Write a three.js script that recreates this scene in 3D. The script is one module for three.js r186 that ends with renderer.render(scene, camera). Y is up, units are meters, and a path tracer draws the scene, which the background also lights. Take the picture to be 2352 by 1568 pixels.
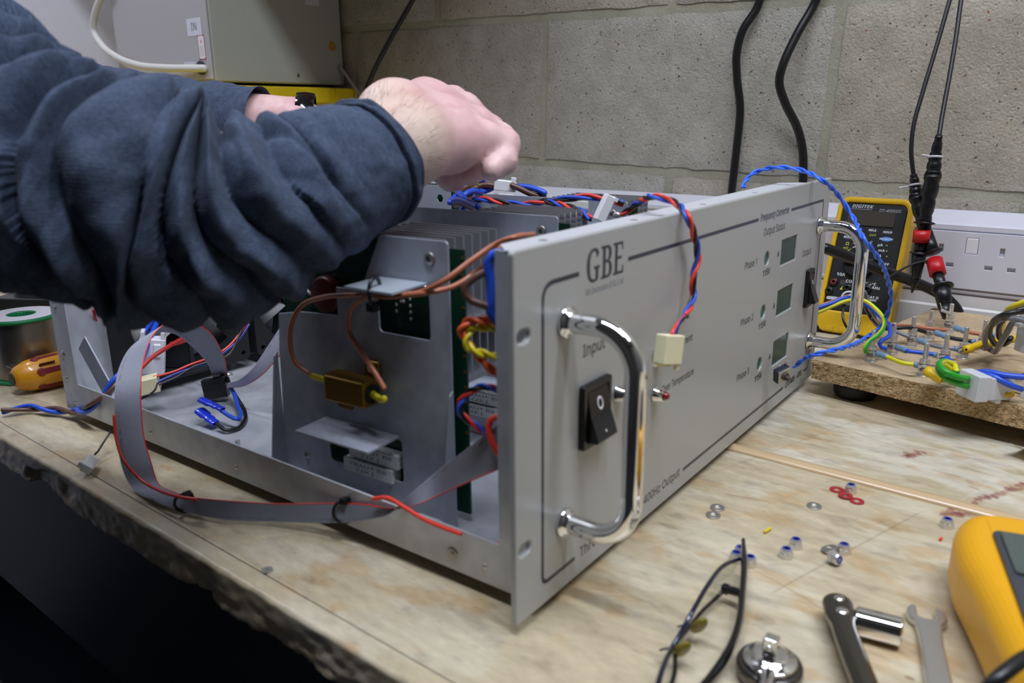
import * as THREE from 'three';
import { RoundedBoxGeometry } from 'three/addons/geometries/RoundedBoxGeometry.js';
import { mergeGeometries, mergeVertices } from 'three/addons/utils/BufferGeometryUtils.js';
import { RectAreaLightUniformsLib } from 'three/addons/lights/RectAreaLightUniformsLib.js';

// ---------------------------------------------------------------- camera, lights, exposure
RectAreaLightUniformsLib.init();
const scene = new THREE.Scene();
scene.background = new THREE.Color(0x000000);
const camera = new THREE.PerspectiveCamera(46.63, 1.5, 0.02, 30);
camera.position.set(-0.27067, 0.24813, 0.20028);
camera.rotation.set(-0.27681, -0.9313, -0.01017, 'YXZ');
camera.focus = 0.8;
camera.userData.fStop = 9;
scene.add(camera);
const renderer = new THREE.WebGLRenderer({ antialias: true });
renderer.toneMapping = THREE.LinearToneMapping;
renderer.toneMappingExposure = 1.0;
renderer.shadowMap.enabled = true;

// bench frame: t runs from the bench's front edge to the wall, s along the bench
const TH = -0.03886, A0 = new THREE.Vector3(-0.0377, 0, -0.4789);
const TV = new THREE.Vector3(Math.cos(TH), 0, -Math.sin(TH)), SV = new THREE.Vector3(Math.sin(TH), 0, Math.cos(TH));
const onBench = (t, y, s) => A0.clone().addScaledVector(TV, t).addScaledVector(SV, s).setY(y);
const WALL = 0.84;

// fluorescent ceiling fittings: a glowing tube and an area light of the same length just below it
const TUBES = [
  { t: -0.16, s: 0.7, len: 1.2, power: 50, label: 'ceiling tube light above the bench' },
  { t: 0.36, s: 1.3, len: 0.9, power: 34, label: 'ceiling tube light near the right wall' },
  { t: 0.05, s: -0.85, len: 0.5, power: 40, label: 'short ceiling tube light near the white wall' },
];
const LAMP_Y = 1.66;

// ---------------------------------------------------------------- helpers
let seedState = 1234567;
const rnd = () => { seedState = (seedState + 0x6d2b79f5) | 0; let t = Math.imul(seedState ^ (seedState >>> 15), 1 | seedState); t = (t + Math.imul(t ^ (t >>> 7), 61 | t)) ^ t; return ((t ^ (t >>> 14)) >>> 0) / 4294967296; };
const rr = (a, b) => a + (b - a) * rnd();
const V = (x, y, z) => new THREE.Vector3(x, y, z);
const VA = (a) => a.map((q) => new THREE.Vector3(q[0], q[1], q[2]));
const clamp = (x, a, b) => Math.min(b, Math.max(a, x));
const smooth = (a, b, x) => { const t = clamp((x - a) / (b - a), 0, 1); return t * t * (3 - 2 * t); };

const taken = new Map();
function numbered(name) { const n = taken.get(name) || 0; taken.set(name, n + 1); return n ? `${name}_${String(n).padStart(3, '0')}` : name; }
function shade(o) { o.traverse((m) => { if (m.isMesh) { m.castShadow = true; m.receiveShadow = true; } }); return o; }
function obj(name, geo, material, parent) {
  const g = Array.isArray(geo) ? merge(geo) : geo;
  const m = new THREE.Mesh(g, material);
  m.castShadow = true; m.receiveShadow = true;
  m.name = parent ? name : numbered(name);
  (parent || scene).add(m);
  return m;
}
function tag(o, label, category, group) { o.userData.label = label; o.userData.category = category; if (group) o.userData.group = group; return o; }
function thing(name, label, category, pos = [0, 0, 0], turn = 0, group) {
  const o = new THREE.Group(); o.name = numbered(name); scene.add(o);
  if (pos.isVector3) o.position.copy(pos); else o.position.set(...pos);
  o.rotation.y = turn; return tag(o, label, category, group);
}
function group(name, parent) { const o = new THREE.Group(); o.name = name; parent.add(o); return o; }
function struct(name, geo, material) { const o = obj(name, geo, material); o.userData.kind = 'structure'; return o; }
function copy(src, label, group) { const c = src.clone(); c.name = numbered(src.name.replace(/_\d{3}$/, '')); c.userData = { ...src.userData }; if (label) c.userData.label = label; if (group) c.userData.group = group; scene.add(c); return c; }

function merge(list) {
  const flat = list.map((g) => {
    let q = g.index ? g.toNonIndexed() : g;
    for (const k of Object.keys(q.attributes)) if (!['position', 'normal', 'uv'].includes(k)) q.deleteAttribute(k);
    if (!q.attributes.uv) q.setAttribute('uv', new THREE.BufferAttribute(new Float32Array(q.attributes.position.count * 2), 2));
    if (!q.attributes.normal) q.computeVertexNormals();
    return q;
  });
  return flat.length === 1 ? flat[0] : mergeGeometries(flat);
}
const at = (g, x, y, z, rx = 0, ry = 0, rz = 0) => { if (rx) g.rotateX(rx); if (ry) g.rotateY(ry); if (rz) g.rotateZ(rz); return g.translate(x, y, z); };
const box = (w, h, d, x = 0, y = 0, z = 0) => new THREE.BoxGeometry(w, h, d).translate(x, y, z);
const rbox = (w, h, d, r = 0.001, x = 0, y = 0, z = 0, seg = 3) => new RoundedBoxGeometry(w, h, d, seg, Math.min(r, w / 2.01, h / 2.01, d / 2.01)).translate(x, y, z);
const cyl = (r0, r1, h, x = 0, y = 0, z = 0, n = 24) => new THREE.CylinderGeometry(r1, r0, h, n).translate(x, y, z);   // r0 bottom, r1 top
const lathe = (pts, n = 32) => new THREE.LatheGeometry(pts.map((q) => new THREE.Vector2(q[0], q[1])), n);
// put a geometry made along +y so that it runs from a to b
function along(g, a, b) { const d = b.clone().sub(a); const q = new THREE.Quaternion().setFromUnitVectors(V(0, 1, 0), d.normalize()); g.applyQuaternion(q); return g.translate(a.x, a.y, a.z); }
const bar = (a, b, r, n = 12) => along(new THREE.CylinderGeometry(r, r, a.distanceTo(b), n).translate(0, a.distanceTo(b) / 2, 0), a, b);
function shape(pts, holes = []) { const s = new THREE.Shape(pts.map((q) => new THREE.Vector2(q[0], q[1]))); for (const h of holes) s.holes.push(h.isPath || h.curves ? h : new THREE.Path(h.map((q) => new THREE.Vector2(q[0], q[1])))); return s; }
function rectPath(x0, y0, x1, y1, r = 0) { const p = new THREE.Path(); roundInto(p, x0, y0, x1, y1, r); return p; }
function roundInto(p, x0, y0, x1, y1, r) {
  p.moveTo(x0 + r, y0); p.lineTo(x1 - r, y0); if (r) p.absarc(x1 - r, y0 + r, r, -Math.PI / 2, 0, false); p.lineTo(x1, y1 - r); if (r) p.absarc(x1 - r, y1 - r, r, 0, Math.PI / 2, false);
  p.lineTo(x0 + r, y1); if (r) p.absarc(x0 + r, y1 - r, r, Math.PI / 2, Math.PI, false); p.lineTo(x0, y0 + r); if (r) p.absarc(x0 + r, y0 + r, r, Math.PI, Math.PI * 1.5, false);
}
function roundRect(x0, y0, x1, y1, r) { const s = new THREE.Shape(); roundInto(s, x0, y0, x1, y1, r); return s; }
const circPath = (x, y, r) => { const p = new THREE.Path(); p.absarc(x, y, r, 0, Math.PI * 2, true); return p; };
function extr(s, depth, bevel = 0, seg = 8) { return new THREE.ExtrudeGeometry(s, { depth: depth - 2 * bevel, bevelEnabled: bevel > 0, bevelThickness: bevel, bevelSize: bevel, bevelOffset: -bevel, bevelSegments: 2, curveSegments: seg }).translate(0, 0, bevel); }
const curve = (pts, tension = 0.5) => new THREE.CatmullRomCurve3(pts, false, 'centripetal', tension);
function capTube(pts, r, n = 0, rad = 10) {
  const c = pts.isCurve ? pts : curve(pts), L = c.getLength(), seg = n || clamp(Math.round(L / 0.004), 8, 160);
  const a = c.getPointAt(0), b = c.getPointAt(1);
  return merge([new THREE.TubeGeometry(c, seg, r, rad), new THREE.SphereGeometry(r, rad, 6).translate(a.x, a.y, a.z), new THREE.SphereGeometry(r, rad, 6).translate(b.x, b.y, b.z)]);
}
// n wires twisted round one another about a path
function twistCurves(pts, n, off, pitch, phase = 0, ends = 0) {
  const c = curve(pts), L = c.getLength(), N = Math.max(24, Math.round(L / pitch * 14));
  const fr = c.computeFrenetFrames(N), sets = Array.from({ length: n }, () => []);
  for (let i = 0; i <= N; i++) {
    const q = c.getPointAt(i / N), a = i / N * L / pitch * Math.PI * 2 + phase;
    const o = off;
    for (let k = 0; k < n; k++) { const b = a + k * Math.PI * 2 / n; sets[k].push(q.clone().addScaledVector(fr.normals[i], Math.cos(b) * o).addScaledVector(fr.binormals[i], Math.sin(b) * o)); }
  }
  return sets;
}
function twisted(parent, pts, wires, pitch, phase = 0) {   // wires: [partName, material, radius]
  const r = wires[0][2], n = wires.length, off = n === 2 ? r : r * 1.155;
  twistCurves(pts, n, off, pitch, phase).forEach((set, k) => obj(wires[k][0], capTube(set, wires[k][2], set.length * 1, 8), wires[k][1], parent));
}

// ---------------------------------------------------------------- noise and textures
const perm = new Uint8Array(512); { const b = Array.from({ length: 256 }, (_, i) => i); for (let i = 255; i > 0; i--) { const j = Math.floor(rnd() * (i + 1)); [b[i], b[j]] = [b[j], b[i]]; } for (let i = 0; i < 512; i++) perm[i] = b[i & 255]; }
function vn(x, y) { const xi = Math.floor(x), yi = Math.floor(y), fx = x - xi, fy = y - yi, u = fx * fx * (3 - 2 * fx), v = fy * fy * (3 - 2 * fy); const h = (a, b) => perm[perm[a & 255] + (b & 255)] / 255; const a = h(xi, yi), b = h(xi + 1, yi), c = h(xi, yi + 1), d = h(xi + 1, yi + 1); return a + (b - a) * u + (c - a) * v + (a - b - c + d) * u * v; }
function fbm(x, y, o = 4) { let s = 0, a = 0.5, n = 0; for (let i = 0; i < o; i++) { s += a * vn(x, y); n += a; a *= 0.5; x = x * 2.03 + 17.1; y = y * 2.03 + 9.7; } return s / n; }
function vn3(x, y, z) { return (vn(x + z * 0.71, y - z * 1.3) + vn(y * 0.9 + 31.7, z + x * 0.37) + vn(z + 7.3, x - y * 0.41)) / 3; }
function dataTex(w, h, fn, srgb = true) {
  const d = new Uint8Array(w * h * 4);
  for (let y = 0; y < h; y++) for (let x = 0; x < w; x++) { const c = fn(x / w, y / h, x, y), i = (y * w + x) * 4; d[i] = clamp(c[0], 0, 255); d[i + 1] = clamp(c[1], 0, 255); d[i + 2] = clamp(c[2], 0, 255); d[i + 3] = 255; }
  const t = new THREE.DataTexture(d, w, h); t.magFilter = THREE.LinearFilter; t.minFilter = THREE.LinearMipmapLinearFilter; t.generateMipmaps = true; t.wrapS = t.wrapT = THREE.RepeatWrapping; if (srgb) t.colorSpace = THREE.SRGBColorSpace; t.needsUpdate = true; return t;
}
function canvasTex(w, h, draw, srgb = true) {
  const c = document.createElement('canvas'); c.width = w; c.height = h; draw(c.getContext('2d'), w, h);
  const t = new THREE.CanvasTexture(c); t.magFilter = THREE.LinearFilter; t.wrapS = t.wrapT = THREE.RepeatWrapping; if (srgb) t.colorSpace = THREE.SRGBColorSpace; return t;
}
const M = (color, roughness = 0.5, metalness = 0, more = {}) => new THREE.MeshPhysicalMaterial({ color, roughness, metalness, ...more });
// planar uv in metres from two chosen axes
function planarUV(g, ux, uy, su = 1, sv = 1, ou = 0, ov = 0) { const p = g.attributes.position, uv = new Float32Array(p.count * 2), G = ['getX', 'getY', 'getZ']; for (let i = 0; i < p.count; i++) { uv[2 * i] = (p[G[ux]](i) - ou) / su; uv[2 * i + 1] = (p[G[uy]](i) - ov) / sv; } g.setAttribute('uv', new THREE.BufferAttribute(uv, 2)); return g; }
// box projection: each face takes the two axes across its normal, in metres over `size`
function boxUV(g0, size, ox = 0, oy = 0) {
  const g = g0.index ? g0.toNonIndexed() : g0; if (!g.attributes.normal) g.computeVertexNormals();
  const p = g.attributes.position, n = g.attributes.normal, uv = new Float32Array(p.count * 2);
  for (let i = 0; i < p.count; i++) { const ax = Math.abs(n.getX(i)), ay = Math.abs(n.getY(i)), az = Math.abs(n.getZ(i)); let u, v; if (ay >= ax && ay >= az) { u = p.getX(i); v = p.getZ(i); } else if (ax >= az) { u = p.getZ(i); v = p.getY(i); } else { u = p.getX(i); v = p.getY(i); } uv[2 * i] = u / size + ox; uv[2 * i + 1] = v / size + oy; }
  g.setAttribute('uv', new THREE.BufferAttribute(uv, 2)); return g;
}
// closed surface of a signed distance field by surface nets
function sdfMesh(f, lo, hi, cell) {
  const nx = Math.ceil((hi[0] - lo[0]) / cell) + 1, ny = Math.ceil((hi[1] - lo[1]) / cell) + 1, nz = Math.ceil((hi[2] - lo[2]) / cell) + 1;
  const val = new Float32Array(nx * ny * nz), id = (i, j, k) => i + nx * (j + ny * k);
  for (let k = 0; k < nz; k++) for (let j = 0; j < ny; j++) for (let i = 0; i < nx; i++) val[id(i, j, k)] = f(lo[0] + i * cell, lo[1] + j * cell, lo[2] + k * cell);
  const vid = new Int32Array(nx * ny * nz).fill(-1), pos = [], idx = [];
  for (let k = 0; k < nz - 1; k++) for (let j = 0; j < ny - 1; j++) for (let i = 0; i < nx - 1; i++) {
    let c = 0, sx = 0, sy = 0, sz = 0, neg = 0;
    const v = []; for (let q = 0; q < 8; q++) { const w = val[id(i + (q & 1), j + ((q >> 1) & 1), k + (q >> 2))]; v.push(w); if (w < 0) neg++; }
    if (neg === 0 || neg === 8) continue;
    for (let a = 0; a < 8; a++) for (const b of [a ^ 1, a ^ 2, a ^ 4]) if (b > a && (v[a] < 0) !== (v[b] < 0)) { const t = v[a] / (v[a] - v[b]); sx += (a & 1) + t * ((b & 1) - (a & 1)); sy += ((a >> 1) & 1) + t * (((b >> 1) & 1) - ((a >> 1) & 1)); sz += (a >> 2) + t * ((b >> 2) - (a >> 2)); c++; }
    vid[id(i, j, k)] = pos.length / 3; pos.push(lo[0] + (i + sx / c) * cell, lo[1] + (j + sy / c) * cell, lo[2] + (k + sz / c) * cell);
  }
  const quad = (a, b, c, d, flip) => { if (a < 0 || b < 0 || c < 0 || d < 0) return; if (flip) idx.push(a, c, b, b, c, d); else idx.push(a, b, c, b, d, c); };
  for (let k = 1; k < nz - 1; k++) for (let j = 1; j < ny - 1; j++) for (let i = 1; i < nx - 1; i++) {
    const v = val[id(i, j, k)] < 0;
    if (v !== (val[id(i + 1, j, k)] < 0)) quad(vid[id(i, j - 1, k - 1)], vid[id(i, j, k - 1)], vid[id(i, j - 1, k)], vid[id(i, j, k)], !v);
    if (v !== (val[id(i, j + 1, k)] < 0)) quad(vid[id(i - 1, j, k - 1)], vid[id(i, j, k - 1)], vid[id(i - 1, j, k)], vid[id(i, j, k)], v);
    if (v !== (val[id(i, j, k + 1)] < 0)) quad(vid[id(i - 1, j - 1, k)], vid[id(i, j - 1, k)], vid[id(i - 1, j, k)], vid[id(i, j, k)], !v);
  }
  const g = new THREE.BufferGeometry(); g.setAttribute('position', new THREE.Float32BufferAttribute(pos, 3)); g.setIndex(idx); g.computeVertexNormals(); return g;
}
// the same, for a thin figure in a large box: cells are only looked at in blocks that the surface can reach
function sdfSparse(f, lo, hi, cell) {
  const B = 8, size = B * cell, half = size * 0.5 * Math.sqrt(3) * 1.25, geos = new Map(), pos = [], idx = [];
  const nb = [0, 1, 2].map((i) => Math.ceil((hi[i] - lo[i]) / size)), near = new Set(), key = (i, j, k) => i + 2000 * (j + 2000 * k);
  for (let k = 0; k < nb[2]; k++) for (let j = 0; j < nb[1]; j++) for (let i = 0; i < nb[0]; i++) if (Math.abs(f(lo[0] + (i + 0.5) * size, lo[1] + (j + 0.5) * size, lo[2] + (k + 0.5) * size)) < half) near.add(key(i, j, k));
  const vals = new Map(), val = (i, j, k) => { const q = key(i, j, k); let v = vals.get(q); if (v === undefined) { v = f(lo[0] + i * cell, lo[1] + j * cell, lo[2] + k * cell); vals.set(q, v); } return v; };
  const vid = new Map(), todo = [];
  for (const q of near) { const bi = q % 2000, bj = Math.floor(q / 2000) % 2000, bk = Math.floor(q / 4000000);
    for (let k = bk * B; k < bk * B + B; k++) for (let j = bj * B; j < bj * B + B; j++) for (let i = bi * B; i < bi * B + B; i++) {
      const v = []; let neg = 0; for (let c = 0; c < 8; c++) { const w = val(i + (c & 1), j + ((c >> 1) & 1), k + (c >> 2)); v.push(w); if (w < 0) neg++; }
      if (neg === 0 || neg === 8) continue;
      let c = 0, sx = 0, sy = 0, sz = 0; for (let a = 0; a < 8; a++) for (const b of [a ^ 1, a ^ 2, a ^ 4]) if (b > a && (v[a] < 0) !== (v[b] < 0)) { const t = v[a] / (v[a] - v[b]); sx += (a & 1) + t * ((b & 1) - (a & 1)); sy += ((a >> 1) & 1) + t * (((b >> 1) & 1) - ((a >> 1) & 1)); sz += (a >> 2) + t * ((b >> 2) - (a >> 2)); c++; }
      vid.set(key(i, j, k), pos.length / 3); pos.push(lo[0] + (i + sx / c) * cell, lo[1] + (j + sy / c) * cell, lo[2] + (k + sz / c) * cell); todo.push([i, j, k]);
    } }
  const g4 = (i, j, k) => { const v = vid.get(key(i, j, k)); return v === undefined ? -1 : v; };
  const quad = (a, b, c, d, flip) => { if (a < 0 || b < 0 || c < 0 || d < 0) return; if (flip) idx.push(a, c, b, b, c, d); else idx.push(a, b, c, b, d, c); };
  for (const [i, j, k] of todo) { const v = val(i, j, k) < 0;
    if (v !== (val(i + 1, j, k) < 0)) quad(g4(i, j - 1, k - 1), g4(i, j, k - 1), g4(i, j - 1, k), g4(i, j, k), !v);
    if (v !== (val(i, j + 1, k) < 0)) quad(g4(i - 1, j, k - 1), g4(i, j, k - 1), g4(i - 1, j, k), g4(i, j, k), v);
    if (v !== (val(i, j, k + 1) < 0)) quad(g4(i - 1, j - 1, k), g4(i, j - 1, k), g4(i - 1, j, k), g4(i, j, k), !v); }
  const g = new THREE.BufferGeometry(); g.setAttribute('position', new THREE.Float32BufferAttribute(pos, 3)); g.setIndex(idx); g.computeVertexNormals(); return g;
}
const smin = (a, b, k) => { const h = clamp(0.5 + 0.5 * (b - a) / k, 0, 1); return b + (a - b) * h - k * h * (1 - h); };
function capsuleDist(x, y, z, a, b, ra, rb) { const bx = b.x - a.x, by = b.y - a.y, bz = b.z - a.z, px = x - a.x, py = y - a.y, pz = z - a.z; const h = clamp((px * bx + py * by + pz * bz) / (bx * bx + by * by + bz * bz + 1e-12), 0, 1); return Math.hypot(px - bx * h, py - by * h, pz - bz * h) - (ra + (rb - ra) * h); }
const PATHS = {
  armSpine: [[0.0689, 0.2227, -0.1568], [0.0632, 0.2209, -0.1565], [0.0514, 0.2176, -0.157], [0.0358, 0.2131, -0.1584], [0.0139, 0.207, -0.1588], [-0.0089, 0.2029, -0.1596], [-0.0279, 0.2013, -0.1651], [-0.0436, 0.2032, -0.1733], [-0.0562, 0.2087, -0.1824], [-0.0673, 0.214, -0.1894], [-0.0779, 0.2193, -0.2009], [-0.0886, 0.2263, -0.2152], [-0.0987, 0.2367, -0.239], [-0.1083, 0.2567, -0.2823], [-0.1187, 0.2842, -0.3442]],
  hand: [[0.064, 0.2209, -0.1555], [0.0939, 0.2326, -0.1522], [0.112, 0.2467, -0.1765]],
  pinky: [[0.1361, 0.2318, -0.1508], [0.1629, 0.2339, -0.1455], [0.1778, 0.2301, -0.1375], [0.1687, 0.2189, -0.1323], [0.1579, 0.2137, -0.1338]],
  ring: [[0.1516, 0.2421, -0.1697], [0.1804, 0.2431, -0.1663], [0.2006, 0.2328, -0.1586], [0.1844, 0.215, -0.1615], [0.1718, 0.209, -0.1651]],
  middle: [[0.166, 0.2523, -0.19], [0.1984, 0.2532, -0.1905], [0.219, 0.2379, -0.1816], [0.2015, 0.2142, -0.1851], [0.1862, 0.2057, -0.1895]],
  index: [[0.1743, 0.2576, -0.2076], [0.2106, 0.2589, -0.2117], [0.2336, 0.2409, -0.2069], [0.2163, 0.2155, -0.2094], [0.1986, 0.2064, -0.2115]],
  thumb: [[0.1479, 0.2465, -0.1942], [0.1695, 0.225, -0.1986], [0.179, 0.2122, -0.1971], [0.1809, 0.2038, -0.1905]],
  leftSpine: [[0.2837, 0.2395, -0.4438], [0.2492, 0.2417, -0.4738], [0.2355, 0.2411, -0.4832], [0.2137, 0.2448, -0.5231], [0.1946, 0.2494, -0.5683], [0.1777, 0.2542, -0.6194], [0.1601, 0.26, -0.672], [0.1398, 0.2721, -0.7399], [0.0977, 0.2891, -0.822]],
  leftHand: [[0.2355, 0.2411, -0.4832], [0.2598, 0.2424, -0.4599], [0.2796, 0.2404, -0.441], [0.2965, 0.2359, -0.4249], [0.3076, 0.2272, -0.4059]],
  ribbonRed: [[0.1133, 0.028, -0.3991], [0.0999, 0.0531, -0.3806], [0.0825, 0.0811, -0.3689], [0.0587, 0.0966, -0.3599], [0.035, 0.103, -0.3463], [0.0209, 0.0968, -0.3436], [0.0072, 0.0817, -0.3361], [-0.004, 0.0643, -0.3241], [-0.011, 0.0359, -0.3149], [-0.0136, 0.0195, -0.3055], [-0.0153, 0.0067, -0.2967], [-0.0187, 0.0085, -0.2703], [-0.0209, 0.012, -0.2496], [-0.0121, 0.0142, -0.2203], [0.0028, 0.0158, -0.1869], [0.0156, 0.0247, -0.1401], [0.0163, 0.0299, -0.118], [0.0155, 0.0336, -0.0998], [0.02, 0.038, -0.0862], [0.03, 0.0415, -0.0786], [0.0292, 0.0571, -0.0549], [0.028, 0.0721, -0.0314], [0.028, 0.0825, -0.016]],
  ribbonOther: [[0.1055, 0.0281, -0.4096], [0.0905, 0.049, -0.3912], [0.0711, 0.0707, -0.3792], [0.0498, 0.0882, -0.3678], [0.0246, 0.0941, -0.356], [0.0087, 0.0878, -0.3556], [-0.0048, 0.0759, -0.3494], [-0.016, 0.06, -0.3381], [-0.0226, 0.0346, -0.3298], [-0.0263, 0.0153, -0.3206], [-0.0268, 0.004, -0.3107], [-0.0286, 0.003, -0.2811], [-0.025, 0.003, -0.2508], [-0.0164, 0.003, -0.2207], [0.0003, 0.005, -0.1851], [0.013, 0.0136, -0.1383], [0.0145, 0.0221, -0.1167], [0.0141, 0.0307, -0.1004], [0.0192, 0.0428, -0.0895], [0.0331, 0.0545, -0.0807], [0.0332, 0.0744, -0.0577], [0.0332, 0.0943, -0.035], [0.0339, 0.1079, -0.0201]],
  ribbonWire: [[-0.0243, 0.0525, -0.3249], [-0.028, 0.0407, -0.3191], [-0.0308, 0.0269, -0.3078], [-0.0285, 0.0158, -0.2944], [-0.0293, 0.0145, -0.2666], [-0.0278, 0.0163, -0.2435], [-0.0241, 0.0161, -0.2349]],
  redWireLoose: [[0.0125, 0.038, -0.1104], [0.0134, 0.0413, -0.0999], [0.014, 0.0389, -0.0871], [0.0144, 0.036, -0.0744], [0.015, 0.0348, -0.0623], [0.0165, 0.034, -0.0491]],
  redStub: [[0.0434, 0.014, -0.0528], [0.0467, 0.014, -0.0465], [0.0494, 0.014, -0.0411]],
  tie1: [[-0.0313, 0.027, -0.2345], [-0.0207, 0, -0.2565]],
  tie2: [[0.0128, 0.034, -0.1312], [0.0279, 0.004, -0.1495]],
  ribbon2Red: [[0.1009, 0.026, -0.382], [0.1006, 0.0329, -0.3571], [0.1018, 0.046, -0.3332], [0.1042, 0.0657, -0.311], [0.1042, 0.0843, -0.2913], [0.1004, 0.0997, -0.2753]],
  ribbon2Other: [[0.0959, 0.033, -0.3735], [0.0966, 0.039, -0.3576], [0.0999, 0.0514, -0.3413], [0.1054, 0.0713, -0.3256], [0.1109, 0.0923, -0.3104], [0.1138, 0.1112, -0.2976]],
  idc: [[0.0937, 0.026, -0.3923], [0.0864, 0.036, -0.3959], [0.0986, 0.036, -0.3825], [0.1085, 0.012, -0.4003], [0.1007, 0.012, -0.4215]],
  pairLeft: [[-0.0157, 0.006, -0.5412], [-0.0003, 0.006, -0.534], [0.0089, 0.006, -0.5135], [0.0166, 0.008, -0.486], [0.012, 0.022, -0.4423], [0.022, 0.0325, -0.4341], [0.03, 0.0409, -0.4318], [0.05, 0.0524, -0.4395], [0.0716, 0.0641, -0.4544], [0.09, 0.0751, -0.4733]],
  crimpA: [[0.0685, 0.018, -0.3767], [0.0781, 0.022, -0.3676], [0.0748, 0.02, -0.3463]],
  crimp1: [[0.0638, 0.03, -0.3626], [0.0658, 0.028, -0.3552], [0.0687, 0.024, -0.3454], [0.0704, 0.02, -0.3357], [0.0724, 0.018, -0.3285], [0.0805, 0.018, -0.3354], [0.0892, 0.02, -0.3522], [0.0975, 0.024, -0.3675], [0.1026, 0.026, -0.3795]],
  crimp2: [[0.0609, 0.022, -0.3622], [0.061, 0.018, -0.3498], [0.0595, 0.016, -0.3362], [0.0607, 0.013, -0.3269], [0.0693, 0.012, -0.3252], [0.0839, 0.012, -0.3354], [0.0955, 0.014, -0.3531], [0.0988, 0.02, -0.3659], [0.1056, 0.026, -0.3852], [0.1096, 0.03, -0.394]],
  benchConn: [[-0.033, 0.006, -0.3608], [-0.0167, 0.007, -0.3803], [-0.0147, 0.007, -0.3817], [-0.0049, 0.012, -0.3878], [0.0046, 0.02, -0.3892], [0, 0.0367, -0.3613], [0.012, 0.0423, -0.3664], [0.02, 0.0488, -0.3574], [0.05, 0.0406, -0.4007]],
  creamConn: [[0.052, 0.0357, -0.4186], [0.055, 0.0411, -0.4105]],
  creamRed: [[0.055, 0.0423, -0.4142], [0.07, 0.0438, -0.4088], [0.0844, 0.0473, -0.4052], [0.0988, 0.0498, -0.4012], [0.1141, 0.0554, -0.3974], [0.1277, 0.0641, -0.3975], [0.14, 0.0732, -0.3993]],
  creamBlue: [[0.055, 0.0379, -0.4113], [0.0693, 0.0415, -0.4081], [0.0835, 0.0442, -0.4044], [0.0978, 0.0463, -0.4004], [0.1136, 0.0536, -0.3969], [0.1274, 0.0612, -0.3963], [0.14, 0.0713, -0.3983]],
  creamBlack: [[0.055, 0.0357, -0.4105], [0.0694, 0.0396, -0.4055], [0.084, 0.0457, -0.4016], [0.099, 0.0485, -0.3953], [0.1119, 0.0509, -0.3917], [0.1235, 0.0617, -0.3939], [0.135, 0.0746, -0.3972]],
  redA: [[0.05, 0.0899, -0.4911], [0.0546, 0.0779, -0.4978], [0.0629, 0.0669, -0.4999], [0.0741, 0.0603, -0.5003], [0.085, 0.0566, -0.5025]],
  redB: [[0.055, 0.0912, -0.4946], [0.0585, 0.078, -0.4994], [0.0659, 0.0674, -0.5003], [0.076, 0.0616, -0.4997], [0.085, 0.0584, -0.502]],
  redC: [[0.06, 0.0913, -0.5014], [0.064, 0.0771, -0.506], [0.0718, 0.0663, -0.5071], [0.0813, 0.0607, -0.5083], [0.09, 0.057, -0.5115]],
  termBlock: [[0.075, 0.0481, -0.4502], [0.09, 0.0663, -0.4647]],
  redD: [[0.05, 0.0495, -0.4238], [0.0626, 0.0552, -0.427], [0.0759, 0.0594, -0.4284], [0.088, 0.062, -0.4309], [0.1, 0.0641, -0.4331]],
  redE: [[0.09, 0.0578, -0.4421], [0.097, 0.0581, -0.4419], [0.105, 0.0593, -0.4408]],
  blueD: [[0.06, 0.0521, -0.4396], [0.075, 0.0661, -0.4493], [0.0873, 0.0736, -0.4596], [0.1, 0.0816, -0.4695]],
  blueE: [[0.11, 0.0511, -0.4415], [0.1104, 0.046, -0.4296], [0.11, 0.0426, -0.4196]],
  brownA: [[0.034, 0.0939, -0.1867], [0.034, 0.0979, -0.1981], [0.034, 0.1073, -0.2024], [0.036, 0.1212, -0.2027], [0.038, 0.1347, -0.194], [0.036, 0.1442, -0.1702], [0.034, 0.1503, -0.1371], [0.034, 0.1538, -0.1089], [0.034, 0.1574, -0.089], [0.036, 0.1655, -0.0718], [0.0481, 0.1748, -0.0637], [0.06, 0.1832, -0.0554], [0.0616, 0.1873, -0.045], [0.0865, 0.1853, -0.05]],
  brownB: [[0.03, 0.0994, -0.1151], [0.03, 0.1084, -0.1228], [0.034, 0.118, -0.1382], [0.036, 0.1266, -0.1481], [0.036, 0.1397, -0.1454], [0.034, 0.1489, -0.1318], [0.032, 0.1536, -0.1069], [0.034, 0.1582, -0.0827], [0.0472, 0.16, -0.0756], [0.06, 0.1656, -0.0707], [0.03, 0.1825, -0.035], [0.0306, 0.1871, -0.03]],
  resistor: [[0.05, 0.0869, -0.1867], [0.05, 0.0864, -0.1446]],
  blueThick: [[0.0305, 0.185, -0.03], [0.0285, 0.1828, -0.0343], [0.0277, 0.1774, -0.0354], [0.028, 0.17, -0.0342], [0.0275, 0.1615, -0.0335], [0.027, 0.155, -0.0337], [0.0297, 0.1494, -0.03]],
  brownThick: [[0.0282, 0.1763, -0.035], [0.0235, 0.1726, -0.0409], [0.0202, 0.168, -0.0444], [0.0205, 0.1627, -0.0428], [0.0248, 0.1594, -0.0368], [0.0299, 0.1566, -0.03]],
  orangeTw: [[0.0297, 0.15, -0.03], [0.0259, 0.1513, -0.0379], [0.0222, 0.1504, -0.0447], [0.0203, 0.1459, -0.0474], [0.0216, 0.1389, -0.0445], [0.0243, 0.1322, -0.0399], [0.0277, 0.1254, -0.0344], [0.0309, 0.1207, -0.03]],
  yellowTw: [[0.0323, 0.1461, -0.032], [0.028, 0.147, -0.0383], [0.024, 0.1464, -0.0434], [0.0211, 0.1422, -0.0454], [0.0212, 0.137, -0.0429], [0.0245, 0.1344, -0.0372], [0.0293, 0.1326, -0.03]],
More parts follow.
